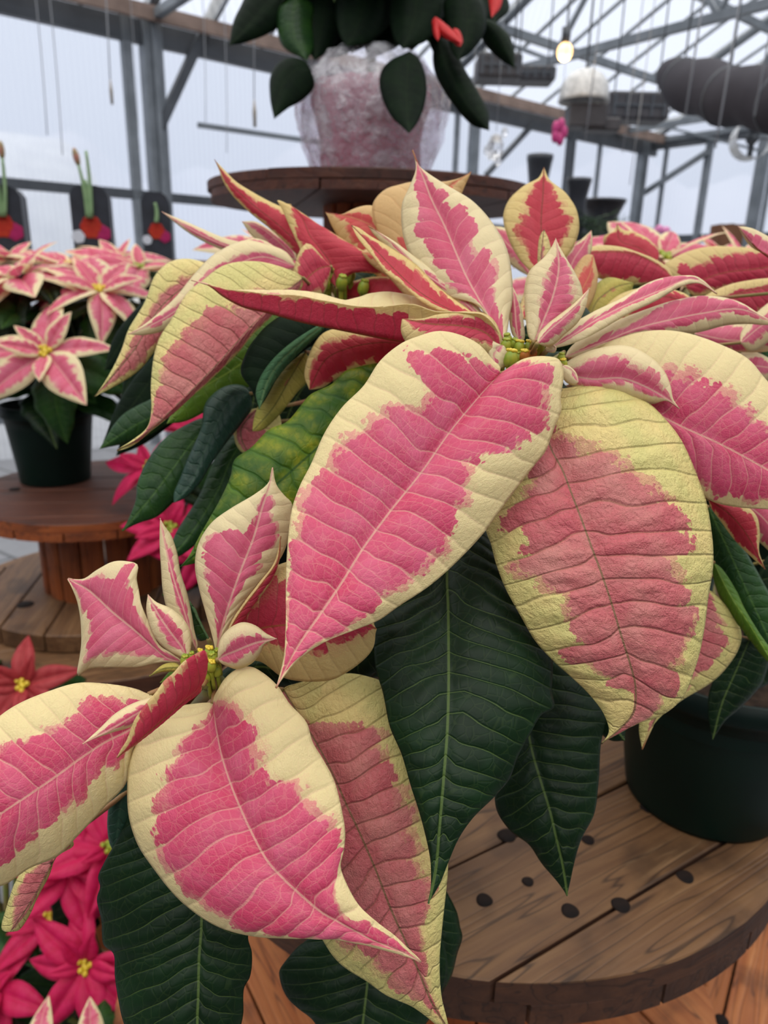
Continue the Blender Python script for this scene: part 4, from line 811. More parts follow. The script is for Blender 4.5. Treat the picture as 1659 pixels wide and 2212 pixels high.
# far wall framing
def fpt(px,py): return on_plane(px,py,C0,wdir)
inf=-wdir*.06
for px,w in ((1432,.05),(1522,.08),(1638,.12),(1660,.05)):
    q=fpt(px,430); q0=V([q[0],q[1],0])+inf; s=np.dot(q-C0,wn); m=MB(); hh=GZ if w<.1 else GZ
    m.box(q0+up*hh/2,(w/2*.8,w/2,hh/2),(wdir,wn,up)); part('post',m,wf_,STEEL)
for (z,h) in ((GZ-.05,.12),(fpt(1500,516)[2],.1),(1.0,.08)):
    m=MB(); m.bar(C0+inf+up*z,D0+inf+up*z,.06,h); part('rail',m,wf_,STEELD)
def fbrace(a,b,w):
    m=MB(); m.bar(fpt(*a)+inf*2,fpt(*b)+inf*2,w,w); part('brace',m,wf_,STEEL)
fbrace((1400,420),(1540,330),.06); fbrace((1440,275),(1659,330),.03); fbrace((1430,270),(1659,215),.05)
# ---------------------------------------------------------------- outside
GRD=plain('pale_gravel',srgb(150,148,142),.9,.2,nsc=2,col2=srgb(132,130,122))
gm=MB(); gm.box((0,60,-.35),(160,140,.05)); gm=tag(gm.build('gravel_yard',GRD,None,smooth=False),None,None,None,'structure')
HILL=plain('haze_tinted_hill',srgb(150,158,176),.95,.1,nsc=.05,col2=srgb(164,170,186))  # distance haze is put into the pale blue-grey colour
m=MB(); n=60; fr=-.3; vs=[];fs=[]
for k in range(n+1):
    a=math.radians(100-95*k/n+20); r=85; h=12.5+1.6*math.sin(k*.5)+1.2*math.sin(k*1.3+1)
    x,y=r*math.cos(a),r*math.sin(a); vs+=[(x*.93,y*.93,fr),(x,y,h),(x*1.06,y*1.06,h*.9),(x*1.15,y*1.15,fr)]
for k in range(n):
    for j in range(3): fs.append((k*4+j,k*4+j+1,k*4+j+5,k*4+j+4))
m.add(vs,fs); tag(m.build('hill_ridge',HILL,None),'pale hazy blue ridge seen faintly through the clear greenhouse wall','hill')
HOOP=plain('white_film',srgb(168,174,186),.6,.3,nsc=3,col2=srgb(158,164,178))
hp=on_plane(60,520,A0-wn*9,wn); m=MB(); vs=[];fs=[]
for i,s in enumerate((-9,.6)):
    for k in range(17):
        a=PI*k/16; q=V([hp[0],hp[1],-.3])+wdir*s-wn*3.5*math.cos(a)+up*(3.4+ .6)*math.sin(a)**.8; vs.append(q)
for k in range(16): fs.append((k,k+1,17+k+1,17+k))
fs+=[tuple(range(17)),tuple(range(33,16,-1))]
m.add(vs,fs); tag(m.build('hoop_house',HOOP,None),'white hoop greenhouse standing outside, blurred behind the left wall','greenhouse')
# ---------------------------------------------------------------- spool tables
e1,e2=on_z(1060,2118,TZ),on_z(1659,1942,TZ); Rm=.34
mm_=(e1+e2)/2; dd=(e2-e1)[:2]; L_=np.linalg.norm(dd); pp=V([-dd[1],dd[0]])/L_; Cm=mm_[:2]+pp*math.sqrt(Rm*Rm-L_*L_/4)
g1,g2=on_z(969,1894,TZ),on_z(1129,1816,TZ); angM=math.atan2(g2[1]-g1[1],g2[0]-g1[0])
def blt(px,py,r=.008,z=TZ): q=on_z(px,py,z); return (q[0],q[1],r)
PLc=V([.15,.80]); lz=.52
spool(Cm,lz+.002,TZ,Rm,.17,.045,'round planked wooden spool table at the front, under the potted poinsettias',angM,(W_TOP,W_RIM,W_DRM,W_ORG),Rb=.33,pw=.105,seed=3,
  bolts=[blt(1046,1945,.008),blt(1231,1968,.0085),blt(1341,1955,.009),blt(1480,1894,.0085),blt(1095,1805,.010),blt(1270,1815,.007),blt(1400,1745,.009),blt(1590,1800,.009),blt(1140,1905,.006)])
# the wide platform below
l1,l2=on_z(1472,2212,lz),on_z(1495,2132,lz); angL=math.atan2(l2[1]-l1[1],l2[0]-l1[0])
T2=spool(PLc,0.001,lz,.50,.25,.06,'wider orange-brown planked spool standing under the front spool table',angL,(W_ORG,W_RIM,W_DRM,W_ORG),Rb=.30,pw=.105,seed=9)
for px,py in ((1510,2195),(1560,2205),(640,2150),(610,2090),(480,2180)):
    x,y,r=blt(px,py,.010,lz); m=MB(); m.lathe([(0,.0015),(r*.6,.0015),(r,0)],(x,y,lz),12); m.build('bolt',BOLT,T2,origin=(x,y,lz))
# stacked spool in the middle carrying the wrapped plant
q=P(805,412,1.30); ZS=q[2]; Cs=q[:2]
spool(Cs,.001,ZS,.292,.090,.029,'tall dark brown spool stand behind the front flowers, lifting the wrapped plant',.25,(W_DKB,W_DKB,W_DRM,W_DKB),Rb=.14,pw=.15,seed=21)
# left spool
ql=P(212,1052,1.42); ZL=ql[2]; CL=ql[:2]; zb=P(215,1330,1.33)[2]
SPL=spool(CL,zb-.03,ZL,.228,.118,.032,'small reddish-brown spool on the left holding the blurred poinsettia pot',.15,(W_DKB,W_DRM,W_DRM,W_TOP),Rb=.245,pw=.085,seed=31,bolts=[(CL[0]-.15,CL[1]-.03,.012)])
m=MB(); x,y=on_z(55,1308,zb)[:2]; m.lathe([(0,.0015),(.014,.0015),(.016,0)],(x,y,zb+.002),14); m.build('bolt_hole',BOLT,SPL)
zd=zb-.034; Cd=(CL[0]+.03,CL[1]+.02)
spool(Cd,0.001,zd,.36,.2,.045,'big weathered spool table on the left under the small spool',.4,(W_TOP,W_RIM,W_DRM,W_TOP),Rb=.32,pw=.1,seed=41)
spool((.64,1.44),0.001,TZ,.42,.18,.045,'wooden spool table behind at the right, hidden under the rows of poinsettias',.7,(W_TOP,W_RIM,W_DRM,W_TOP),Rb=.3,pw=.1,seed=43)
# ---------------------------------------------------------------- blurred plants
def hd(px,py,d,nr,R,nb,gr=3): return (P(px,py,d),nr,R,nb,gr)
pl_=on_z(112,1040,ZL)
plant((pl_[0],pl_[1]+.02,ZL),'blurred pink and cream poinsettia in a green pot on the small left spool',SET_PC,
 [hd(100,762,1.16,(-.05,-.75,.65),.125,9,3),hd(45,600,1.28,(-.2,-.35,.9),.15,11,3),hd(215,628,1.26,(.1,-.4,.9),.13,11,4),hd(300,580,1.45,(.2,-.2,.95),.13,10,3),hd(150,575,1.45,(0,-.2,1),.14,10,3),hd(-60,650,1.3,(-.4,-.3,.8),.14,9,3),hd(120,640,1.35,(.1,-.5,.8),.12,9,3),hd(20,560,1.5,(0,-.2,1),.13,9,2),hd(255,560,1.55,(0,-.3,1),.12,9,2)],
 (.066,.082,.155),foliage=48,seed=5,fh=.24,fR=.15)
plant((-.26,1.52,zd),'hot pink poinsettia glimpsed between the left spool and the green leaves of the front plant',SET_HP,
 [hd(325,1010,1.25,(-.3,-.5,.8),.10,9,2),hd(430,930,1.3,(.0,-.5,.85),.11,9,3),hd(370,1140,1.2,(0,-.8,.6),.09,9,3),hd(440,1190,1.2,(.2,-.8,.5),.09,8,3)],withpot=True,foliage=40,seed=8,fh=.30,fR=.14)
for (ppx,ppy,zz,lab,sset,hs,sd) in (
 (120,2080,.12,'hot pink poinsettia at the bottom left with yellow buds, standing on the floor',SET_HP,[hd(185,2085,1.05,(.05,-.75,.65),.10,11,1),hd(150,1870,1.10,(.2,-.6,.8),.11,11,1),hd(-10,2140,1.1,(-.3,-.5,.8),.10,10,1),hd(235,1830,1.10,(.4,-.6,.8),.10,10,1),hd(110,1985,1.15,(.0,-.5,.8),.10,10,1)],11),
 (50,1500,.10,'coral red poinsettia low on the left below the big spool table',SET_CO,[hd(50,1480,1.12,(0,-.75,.65),.085,9,2),hd(-60,1450,1.15,(-.2,-.6,.8),.08,9,3),hd(0,1560,1.1,(0,-.6,.8),.085,9,3)],13),
 (60,2300,.12,'pink and cream poinsettia of which only bract tips show in the bottom left corner',SET_PC,[hd(80,2320,.88,(0,-.6,.8),.085,9,1),hd(200,2300,.86,(.3,-.6,.8),.075,7,1)],17)):
    c=hs[0][0]; z0=.0
    ofs={11:(0,.10),13:(-.08,-.06),17:(-.02,-.06)}[sd]
    plant((c[0]+ofs[0],c[1]+ofs[1],z0),lab,sset,hs,(.075,.095,.17),foliage=18,seed=sd,fh=.34 if sd!=17 else .3,fR=.11)
# rows on the right, behind
rowp=[((1430,560,.95),'pink and red poinsettia in the row behind, right of the tall bract',SET_PC,(.1,-.4,.9)),((1620,600,1.0),'pink poinsettia in the row behind at the far right edge',SET_PC,(.2,-.4,.9)),((1560,560,1.5),'small distant poinsettia before the cardboard box',SET_PC,(0,-.3,.95)),((600,560,1.0),'pale pink poinsettia behind the red backlit bract',SET_PC,(-.1,-.3,.95))]
for i,((px,py,d),lab,st,nr) in enumerate(rowp):
    c=P(px,py,d)
    if i==3: c=P(590,545,.92)
    lo=((.46,1.17),(.68,1.16),(.72,1.56),(.0,.97))[i]
    plant((lo[0],lo[1],TZ),lab,st,[(c,nr,.12,11,4),(c+V([.14,.04,-.03]),nr,.11,9,4),(c+V([-.12,.05,-.04]),nr,.11,9,4)] if i!=3 else [(c,nr,.10,10,3)],foliage=18,seed=50+i,fh=.25,fR=.12)
# ---------------------------------------------------------------- wrapped plant on the stand
Wp=empty('wrapped_poinsettia',(Cs[0]-.0,Cs[1]-.02,ZS),'dark leaved red poinsettia in crumpled clear wrap on the brown spool stand','poinsettia')
wx,wy=Cs[0]-.005,Cs[1]-.02
t=NT('clear_wrap'); g=t.n('ShaderNodeTexCoord',None,'Object'); nz=t.noise(g,26,4,rough=.6); n4=t.noise(g,9,3)
bb=t.bump(nz,1.0,.02); gl=t.bsdf(srgb(236,234,238),.18,.8,bb); trn=t.n('ShaderNodeBsdfTransparent',{'Color':(.97,.95,.97,1)})
WRAP=t.end(t.n('ShaderNodeMixShader',{0:t.mt('MULTIPLY_ADD',t.mt('ABSOLUTE',t.mt('SUBTRACT',nz,.5)),2.2,t.mt('MULTIPLY',n4,.32),True),1:trn,2:gl}))
FOIL=plain('pink_foil',srgb(206,120,140),.3,.6,nsc=18,col2=srgb(176,60,88),bump=.8)
hp_=.17
KW=1.30/1.16
m=MB(); pr=[(0,.002),(.070,.002),(.075,.01)]+[(.075+.030*k/6+.004*math.sin(k*2),.01+.030*k) for k in range(1,6)]; m.lathe(pr,(wx,wy,ZS),64,jit=lambda i,a:.05*math.sin(11*a+i*.6)+.03*math.sin(23*a+1)); m.build('foil_pot_cover',FOIL,Wp,origin=(wx,wy,ZS))
for s_,(r0,r1,r2) in enumerate(((.088,.122,.10),(.094,.132,.115))):
    m=MB(); pr=[(.02,.001),(r0*.9,.001),(r0,.006)]
    for k in range(1,14):
        u=k/13; pr.append((r0+(r1-r0)*math.sin(PI*min(1,u*.8))-.035*max(0,u-.7)/.3,.006+.20*u))
    rnd=random.Random(4+s_)
    def jt(i,a,s_=s_):
        return .06*noise.noise((math.cos(a)*3,math.sin(a)*3,i*.35+s_*5))+.07*noise.noise((math.cos(a)*8,math.sin(a)*8,i*.8+s_*9))+(.08*math.sin(9*a+s_)*(i/16)**2)
    m.lathe(pr,(wx,wy,ZS),96,jit=jt); m.build('clear_wrap',WRAP,Wp,origin=(wx,wy,ZS))
m=MB(); m.tube([(wx,wy,ZS+.12),(wx,wy,ZS+.34)],[.008,.006],8); m.build('stem',STEM,Wp,origin=(wx,wy,ZS))
for m_,l_,r_,d in (
 ('640,-60 590,-10 545,45 495,98','600,-70 545,-30 515,20 500,60','680,-40 640,20 600,60 550,85',[1.12,1.1]),
 ('640,-10 632,40 640,90 662,130','605,10 598,50 610,100','680,10 678,60 680,100',[1.10,1.09]),
 ('672,150 640,150 610,185 592,257','655,128 610,128 585,160 583,210','680,185 655,215 620,235',[1.08,1.05]),
 ('885,110 880,160 878,220 884,288','850,125 822,155 822,200 845,250','905,125 920,165 920,215 905,260',[1.03,.98]),
 ('945,80 965,140 1000,210 1057,282','935,110 940,160 975,220 1020,270','975,90 1000,140 1035,200 1055,240',[1.08,1.05]),
 ('1040,40 1075,70 1095,105 1112,147','1040,80 1060,110 1090,135','1065,45 1100,75 1112,110',[1.10,1.09]),
 ('1000,-20 1010,40 1005,90 990,130','960,0 965,60 975,110','1040,0 1050,60 1020,110',[1.05,1.03]),
 ('700,-40 700,30 690,80 680,130','650,-20 650,50 660,100','750,-10 745,60 710,110',[1.12,1.1]),
 ('800,-60 790,0 770,60 750,100','740,-40 725,20 735,80','860,-30 850,40 800,90',[1.08,1.06]),
 ('900,-60 900,0 890,60 870,105','850,-50 840,10 850,80','960,-40 960,30 920,90',[1.06,1.04]),
 ('760,20 740,60 720,100 700,125','720,20 700,60 695,100','800,50 780,90 740,120',[1.14,1.13]),
 ('830,10 830,60 810,100 800,125','780,30 785,80 790,110','880,40 870,90 830,115',[1.15,1.13]),
 ('960,0 970,50 960,95 940,120','920,10 925,60 930,100','1000,20 1000,70 970,110',[1.14,1.12])):
    leaf(Wp,'leaf',VD if '640,-10' not in m_ else MD,m_,l_,r_,[q_*1.06 for q_ in d],(.02,.02),.12,.0015,N=11,res=.8)
for i,(x,y,dx,dy,d) in enumerate(((640,-30,-10,90,1.3),(700,-20,-30,110,1.32),(760,-30,20,120,1.3),(820,-30,-10,110,1.34),(880,-20,20,110,1.3),(940,-30,10,120,1.32),(1000,-40,30,110,1.3),(1050,-40,20,90,1.33),(790,20,-30,95,1.28),(860,15,30,95,1.28),(720,30,-20,85,1.34),(960,20,20,100,1.34))):
    leaf(Wp,'leaf',VD,'%d,%d %d,%d %d,%d'%(x,y,x+dx*.5,y+dy*.5,x+dx,y+dy),'%d,%d %d,%d'%(x-42,y+dy*.3,x-36+dx*.6,y+dy*.7),'%d,%d %d,%d'%(x+42,y+dy*.3,x+38+dx*.6,y+dy*.7),[d,d-.03],(.02,.02),.12,.0015,N=9,res=.6)
SRm=(B_SR,B_SR); F2=([2,2],[2,2])
for m_,l_,r_ in (('940,35 955,60 975,78 998,94','932,48 945,70 970,88','955,45 975,62 990,80'),('942,40 942,62 946,88','935,50 937,76','950,50 951,78'),('1065,-40 1070,0 1068,20 1062,38','1055,-20 1058,20','1085,-20 1082,15'),('980,60 990,80 995,100','975,75 985,98','992,65 1000,90')):
    leaf(Wp,'bract',SRm,m_,l_,r_,[1.06,1.04],(.01,.01),.1,.0008,N=8,env=F2)
head(Wp,(wx-.02,wy,ZS+.42),(0,-.1,1),SET_SR,.15,9,3,greens=8)
for i in range(14):
    a=i*2.4; o=bpy.data.objects.new('leaf',SET_SR[1][i%4]); C.objects.link(o); o.parent=Wp; o.location=(math.cos(a)*.02,math.sin(a)*.02,.28+.012*i); orient(o,(math.cos(a),math.sin(a),-.1),(0,0,1)); o.scale=(.15,.15,.15)
# ---------------------------------------------------------------- boxed bulbs on a shelf at the left
BOXM=plain('black_card',srgb(38,40,46),.5,.4,nsc=20,col2=srgb(48,50,58)); RED=plain('printed_red_petal',srgb(170,38,30),.6,.2,nsc=50,col2=srgb(184,60,36)); MAG=plain('printed_magenta_petal',srgb(176,34,96),.5,.3,nsc=50,col2=srgb(150,24,80)); WHT=plain('printed_white_petal',srgb(206,208,216),.5,.3)
SHM=plain('pale_shelf_wood',srgb(140,112,88),.6,.3,nsc=9,col2=srgb(110,84,64))
shz=P(210,556,2.3)[2]
sh=empty('plant_shelf',tuple(P(200,556,2.3)[:2])+(0,),'wooden shelf behind the left poinsettia, carrying the boxed bulbs','shelf')
pa=P(-150,540,2.25);pb=P(420,572,2.45); dv=(pb-pa); dv[2]=0; dv/=np.linalg.norm(dv); pv=V([-dv[1],dv[0],0]); cc_=(pa+pb)/2
m=MB(); m.box((cc_[0],cc_[1],shz-.02),(.5,.16,.02),(dv,pv,up)); m.build('shelf_board',SHM,sh,smooth=False,bevel=.003)
for sx in(-1,1):
    for sy in (-1,1):
        m=MB(); q=cc_+dv*.46*sx+pv*.12*sy; m.box((q[0],q[1],(shz-.04)/2),(.02,.02,(shz-.04)/2),(dv,pv,up)); m.build('leg',SHM,sh,smooth=False)
def bulbbox(px,py,w,h,lab,sprout):
    c=on_z(px,py,shz) if False else P(px,py,2.3); c=V([c[0],c[1],shz+.001])
    T=empty('boxed_bulb',c,lab,'boxed bulb','boxed amaryllis bulbs')
    m=MB(); vs=[];D=.045
    prof=[(-w,0),(w,0),(w,h*.86),(w*.8,h*.95),(w*.45,h),(-w*.45,h),(-w*.8,h*.95),(-w,h*.86)]
    n=len(prof); vs=[c+dv*x+up*z-pv*D for x,z in prof]+[c+dv*x+up*z+pv*D for x,z in prof]
    m.add(vs,[tuple(range(n)),tuple(range(2*n-1,n-1,-1))]+[(i,(i+1)%n,n+(i+1)%n,n+i) for i in range(n)]); m.build('box',BOXM,T,smooth=False,bevel=.002,origin=c)
    def blob(cx,cz,r,mat,k):
        for j in range(6):
            a=2*PI*j/6+k; mm=MB(); q=c+dv*(cx+math.cos(a)*r*.5)+up*(cz+math.sin(a)*r*.5)-pv*(D+.0015)
            mm.ball((0,0,0),r*.55,(1,1,1),6); vv=[V(x) for x in mm.v]; mm.v=[tuple(q+dv*x[0]*1.0+up*x[2]-pv*x[1]*.03) for x in vv]
            mm.build('printed_flower',mat,T,origin=q)
    blob(-w*.75,h*.28,w*.35,WHT,.2); blob(w*.55,h*.34,w*.45,MAG,.5); blob(0,h*.42,w*.6,RED,0)
    for j,(dx,hh,bud) in enumerate(sprout):
        p=curve(c+up*(h*.55)+dv*dx*.4-pv*(D+.01),c+up*hh+dv*dx-pv*(D+.01),dv*.004); mm=MB(); mm.tube(p,list(np.linspace(.007,.0045,len(p))),8); mm.build('flower_stalk',G_PLAIN,T,origin=p[0])
        if bud:
            d2=(p[-1]-p[-2]);d2/=np.linalg.norm(d2); x=np.cross(d2,pv);x/=np.linalg.norm(x)
            mm=MB(); mm.ball(p[-1]+d2*.022,.013,(.75,.75,2.0),8,rot=np.stack([x,np.cross(d2,x),d2],1)); mm.build('bud',BUDRED,T,origin=p[-1])
G_PLAIN=plain('sprout_green',srgb(120,150,104),.5,.4,nsc=30,col2=srgb(140,166,120)); BUDRED=plain('amaryllis_bud',srgb(176,112,100),.5,.4,nsc=60,col2=srgb(128,140,84))
bulbbox(22,556,.058,.20,'boxed bulb at the left picture edge, its green shoot leaning right',[(.0,.22,False),(.025,.275,True),(-.01,.29,False)])
bulbbox(208,556,.055,.205,'boxed bulb in the middle of the shelf with a tall shoot and reddish bud',[(-.02,.26,True),(.005,.30,False),(-.005,.22,False)])
bulbbox(345,572,.040,.19,'boxed bulb beside the grey post, without a visible shoot',[(.0,.16,False)])
# ---------------------------------------------------------------- hanging things and roof fittings
WIRE=plain('grey_wire',srgb(150,152,156),.5,.4); HOOKM=plain('tan_hook',srgb(150,140,126),.6,.3)
HL=['grey wire hanging over the left pane','second grey wire over the left pane','wire with a tan tag, left of the grey post','thin wire just left of the brace','thin wire right of the brace','wire over the conduit','wire with hooks beside the wrapped plant','thin wire right of the wrapped plant','wire before the metal lamp','wire hanging right of the lamp','wire in front of the dark curtain','long wire at the curtain, near the far corner','wire at the right edge before the curtain','thin wire by the far corner post']
wires=[(82,102,292,4.5,0,.003),(104,135,335,4.5,0,.003),(215,238,172,3.6,.03,.003),(265,300,330,5,0,.002),(432,444,265,5,0,.0025),(484,490,330,5,0,.0025),(540,549,215,3.2,.05,.0025),(1020,1010,330,4,0,.002),(1275,1265,300,3.2,0,.003),(1350,1345,330,3.4,0,.002),(1508,1480,250,3.0,0,.004),(1590,1545,320,3.0,0,.004),(1659,1630,250,3.0,0,.004),(1395,1360,400,3.6,0,.002)]
for (x0,x1,yb,d,hk,r),lb in zip(wires,HL):
    b=P(x1,yb,d); zt=roofz(min(max(np.dot(b-A0,wn),.1),SP-.1))-.05; 
    m=MB(); m.tube(curve(V([b[0],b[1],zt]),b,(.02,0,0)),r,6); o=m.build('hanging_wire',WIRE,None,origin=(b[0],b[1],zt)); tag(o,lb+', hung from the roof','wire','hanging wires')
    if hk:
        h=MB(); h.tube([b,b-up*.05,b-up*.11],[r,.009,.007],8); h.build('hook',HOOKM,o)
# bulb
GLOW=plain('warm_lamp_glass',(1,.8,.5),.3,.5,em=((1.0,.55,.18),2.8))
b=P(1220,112,3.4); L1=empty('light_bulb',b,'small glowing warm light bulb hanging under the roof purlins','lamp')
m=MB(); m.ball(b,.036,(1,1,1.1),14); m.build('glass_bulb',GLOW,L1)
m=MB(); m.tube([b+up*.04,b+up*.10],[.02,.022],12); m.build('socket',STEELD,L1)
zt=roofz(np.dot(b-A0,wn))-.05; m=MB(); m.tube([b+up*.10,V([b[0],b[1],zt])],.004,6); m.build('cord',STEELD,L1)
pl=bpy.data.lights.new('bulb_light','POINT'); pl.energy=6; pl.color=(1,.72,.4); pl.shadow_soft_size=.05; po=bpy.data.objects.new('bulb_light',pl); C.objects.link(po); po.location=tuple(b-up*.08)
# bowl lamp with ballast
d_=4.2; b=P(1262,200,d_); L2=empty('dome_lamp',b,'frosted dome grow lamp with a dark ballast box hanging mid roof','lamp')
DOME=plain('frosted_dome',srgb(205,205,204),.25,.6,nsc=30,col2=srgb(170,170,170)); BALL=plain('ballast_dark',srgb(70,68,72),.5,.4,nsc=10,col2=srgb(54,52,56))
m=MB(); pr=[(.0,.12),(.05,.118),(.10,.09),(.135,.04),(.145,-.03),(.148,-.05),(.14,-.05),(.13,.03),(.09,.08)]; m.lathe(pr,b,32); m.build('lamp_shade',DOME,L2)
m=MB(); m.box(b+V([.02,0,-.13]),(.11,.08,.06)); m.box(b+V([.12,0,-.17]),(.1,.06,.035)); m.build('ballast',BALL,L2,smooth=False,bevel=.01)
m=MB(); m.tube([b+up*.11,V([b[0],b[1],roofz(np.dot(b-A0,wn))-.05])],.006,6); m.build('cord',STEELD,L2)
# HAF-style dark fixtures hanging along the truss
for (px,py,d,hx,hz,lab) in ((1075,150,4.6,.14,.07,'dark unit heater hanging left of the dome lamp'),(1150,165,5.5,.16,.05,'dark long fixture between the heater and the dome lamp'),(1370,235,5.2,.22,.09,'dark fan housing hanging right of the dome lamp')):
    b=P(px,py,d); T=empty('hanging_heater',b,lab,'heater'); m=MB(); m.box(b,(hx,.12,hz)); m.build('housing',BALL,T,smooth=False,bevel=.02)
    m=MB(); 
    for k in range(5): m.box(b+V([hx*(-.8+.4*k),-.125,0]),(.008,.006,hz*.8))
    m.box(b+V([0,-.125,0]),(hx*.85,.004,.008)); m.build('grille',STEELD,T,smooth=False)
    m=MB(); zt=roofz(np.dot(b-A0,wn))-.05
    for sx in (-.7,.7): m.tube([b+V([hx*sx,0,hz]),V([b[0]+hx*sx,b[1],zt])],.005,6)
    m.build('hanger_rod',STEELD,T)
# white cylinder fan at right
b=P(1625,300,5.0); T=empty('circulation_fan',b,'white and grey drum fan hanging by the far corner at the right','fan'); m=MB()
m.tube([b+V([-.02,-.1,0]),b+V([.02,.1,0])],.13,24,cap=False); m.tube([b+V([-.02,-.105,0]),b+V([-.02,-.09,0])],.135,24,cap=False); m.build('drum',DOME,T)
m=MB(); m.ball(b,.04,(1,1.4,1),8); 
for k in range(4):
    a=k*PI/2; m.bar(b,b+V([math.cos(a)*.115,0,math.sin(a)*.115]),.04,.004)
m.build('fan_blade',STEELD,T); m=MB(); m.tube([b+up*.13,V([b[0],b[1],roofz(np.dot(b-A0,wn))-.05])],.006,6); m.build('hanger_rod',STEELD,T)
# rolled shade curtain
CUR=plain('dark_shade_cloth',srgb(62,60,66),.85,.2,nsc=4,col2=srgb(50,48,54),bump=.5)
a=P(1432,160,4.4); b=P(1800,215,3.2); n=26; m=MB(); pts_=[];rs=[]
for k in range(n+1):
    u=k/n; pts_.append(a+(b-a)*u+up*(-.05*math.sin(PI*u))+V([0,0,.012*math.sin(u*23)])); rs.append((.04+.10*min(1,u*5)**.6)*(1+.02*math.sin(k*1.1)))
m.tube(pts_,rs,20); cu=tag(m.build('rolled_shade_curtain',CUR,None),'dark grey shade curtain bundled under the roof at the upper right','curtain')
for k in (4,12,20):
    p=pts_[k]; mm=MB(); mm.tube([p-(b-a)*.002,p+(b-a)*.004],rs[k]*1.04,20); mm.tube([p+up*rs[k],V([p[0],p[1],roofz(np.dot(p-A0,wn))-.05])],.005,6); mm.build('strap',STEELD,cu)
# ornaments
ACR=plain('clear_acrylic',(.95,.95,.97),.05,.8,**{'Transmission Weight':.85})
PNK=plain('magenta_petal',srgb(190,60,120),.4,.4)
b=P(1070,318,2.6); T=empty('hanging_ornament',b,'clear crystal ornament hanging right of the wrapped plant','ornament'); m=MB(); m.ball(b,.03,(1,1,1.5),5); 
for k in range(6): m.ball(b+V([math.cos(k)*.03,math.sin(k)*.03,.05-.02*k]),.012,(1,1,1.4),4)
m.build('crystal',ACR,T,smooth=False); m=MB(); m.tube([b+up*.05,b+up*.6],.0012,5); m.build('string',WIRE,T)
b=P(1208,285,3.2); T=empty('hanging_ornament',b,'magenta flower ornament hanging below the dome lamp','ornament'); m=MB()
for k in range(5): a=k*1.26; m.ball(b+V([math.cos(a)*.02,0,math.sin(a)*.03]),.022,(.8,.5,1.3),6)
m.build('flower',PNK,T); m=MB(); m.tube([b+up*.03,b+up*.9],.0012,5); m.build('string',WIRE,T)
# dark planters and evergreens on a bench at the back right
BNCH=plain('bench_grey_wood',srgb(96,84,76),.7,.3,nsc=8,col2=srgb(70,60,54))
bz=P(1300,545,3.4)[2]; bc=P(1380,545,3.4); T=empty('display_bench',(bc[0],bc[1],0),'grey bench behind the poinsettias at the right, carrying planters and greenery','bench')
m=MB(); m.box((bc[0],bc[1],bz-.03),(1.1,.35,.03)); m.build('bench_top',BNCH,T,smooth=False,bevel=.004)
for sx in(-1,1):
    for sy in(-1,1): m=MB(); m.box((bc[0]+sx*1.02,bc[1]+sy*.3,(bz-.06)/2),(.03,.03,(bz-.06)/2)); m.build('leg',BNCH,T,smooth=False)
BPL=plain('black_plastic',srgb(40,42,48),.4,.4,nsc=12,col2=srgb(52,54,60)); NEE=plain('evergreen_needles',srgb(58,80,54),.6,.3,nsc=30,col2=srgb(40,60,44))
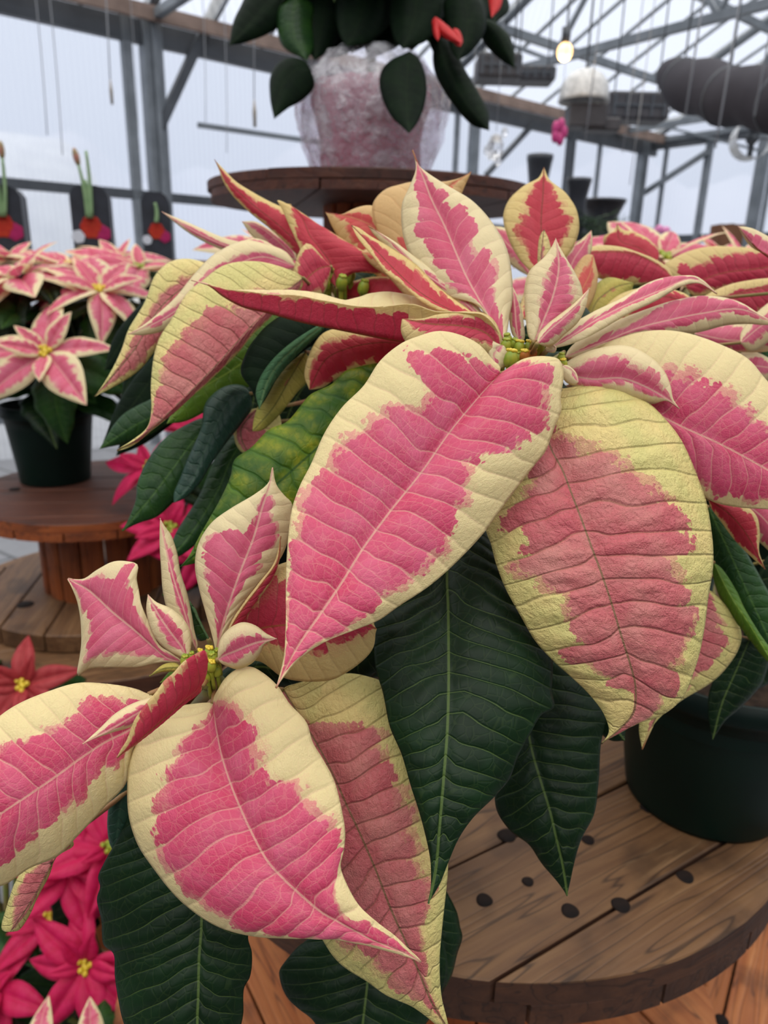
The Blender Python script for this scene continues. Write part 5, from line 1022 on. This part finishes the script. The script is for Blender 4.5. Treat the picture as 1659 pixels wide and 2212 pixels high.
def planter(px,py0,py1,w,lab,d=3.3):
    c=P(px,540,d); c=V([c[0],c[1],bz+.001]); zt=P(px,py0,d)[2]-bz; zb_=P(px,py1,d)[2]-bz; r=w/2*d/FPX
    T=empty('black_planter',c,lab,'planter','black planters on the back bench'); m=MB(); m.lathe([(0,0),(r*.9,0),(r*.92,.01),(r*.8,zt*.35),(r*.75,zt*.7),(r,zt*.93),(r*1.05,zt*.95),(r*1.05,zt),(r*.9,zt),(r*.85,zt*.9),(0,zt*.88)],c,24); m.build('planter_body',BPL,T)
    m=MB(); m.tube([c+V([0,0,zt*.85]),c+V([0,0,zt*1.02])],.01,6); m.build('plant_stub',BUDR,T)
planter(1150,345,540,52,'tall black planter left of the upright bract'); planter(1236,392,540,50,'lower black planter right of the upright bract'); planter(1292,435,540,90,'wide black pot behind the evergreen branches',3.55)
rnd=random.Random(2); c=P(1290,500,3.2); c=V([c[0],c[1],bz]); T=empty('evergreen_branches',c,'pile of dark evergreen branches on the back bench','greenery')
m=MB()
for i in range(26):
    a=rnd.uniform(0,2*PI); L=rnd.uniform(.08,.2); s=c+V([rnd.uniform(-.1,.1),rnd.uniform(-.08,.08),rnd.uniform(.03,.12)]); d=V([math.cos(a),math.sin(a)*.6,rnd.uniform(-.1,.5)]); e=s+d*L*.8
    m.tube([s,e],[.004,.002],4)
    for k in range(26):
        u=k/26; p=s+(e-s)*u; q=V([rnd.gauss(0,1),rnd.gauss(0,1),rnd.gauss(0,1)]); q/=np.linalg.norm(q); m.tube([p,p+(q*.8+d*.6)*.03],[.0018,.0006],3,cap=False)
m.build('needle_sprays',NEE,T)
CARD=plain('brown_cardboard',srgb(120,84,62),.8,.2,nsc=15,col2=srgb(100,68,50))
b=P(1568,512,3.2); b=V([b[0],b[1],bz+.001]); T=empty('cardboard_box',b,'small brown cardboard box on the back bench at the right','box'); hb=P(1568,487,3.2)[2]-bz
m=MB(); m.box(b+up*hb/2,(.055,.05,hb/2)); m.build('box_body',CARD,T,smooth=False,bevel=.002); m=MB(); m.box(b+up*(hb+.002),(.012,.05,.001)); m.build('tape',HOOKM,T,smooth=False)
b=P(1425,520,3.1); b=V([b[0],b[1],bz]); T=empty('pink_orchid',b,'small blurred pink flowers on the back bench','flower'); m=MB(); hh=P(1425,512,3.1)[2]-bz; m.tube([b,b+up*hh],.004,6); m.build('stem',G_PLAIN,T)
PK=plain('pale_pink_petal',srgb(214,130,176),.5,.3)
for k in range(7): m=MB(); a=k*.9; m.ball(b+V([math.cos(a)*.035,0,hh+math.sin(a)*.03]),.02,(1,.5,1),6); m.build('blossom',PK,T)
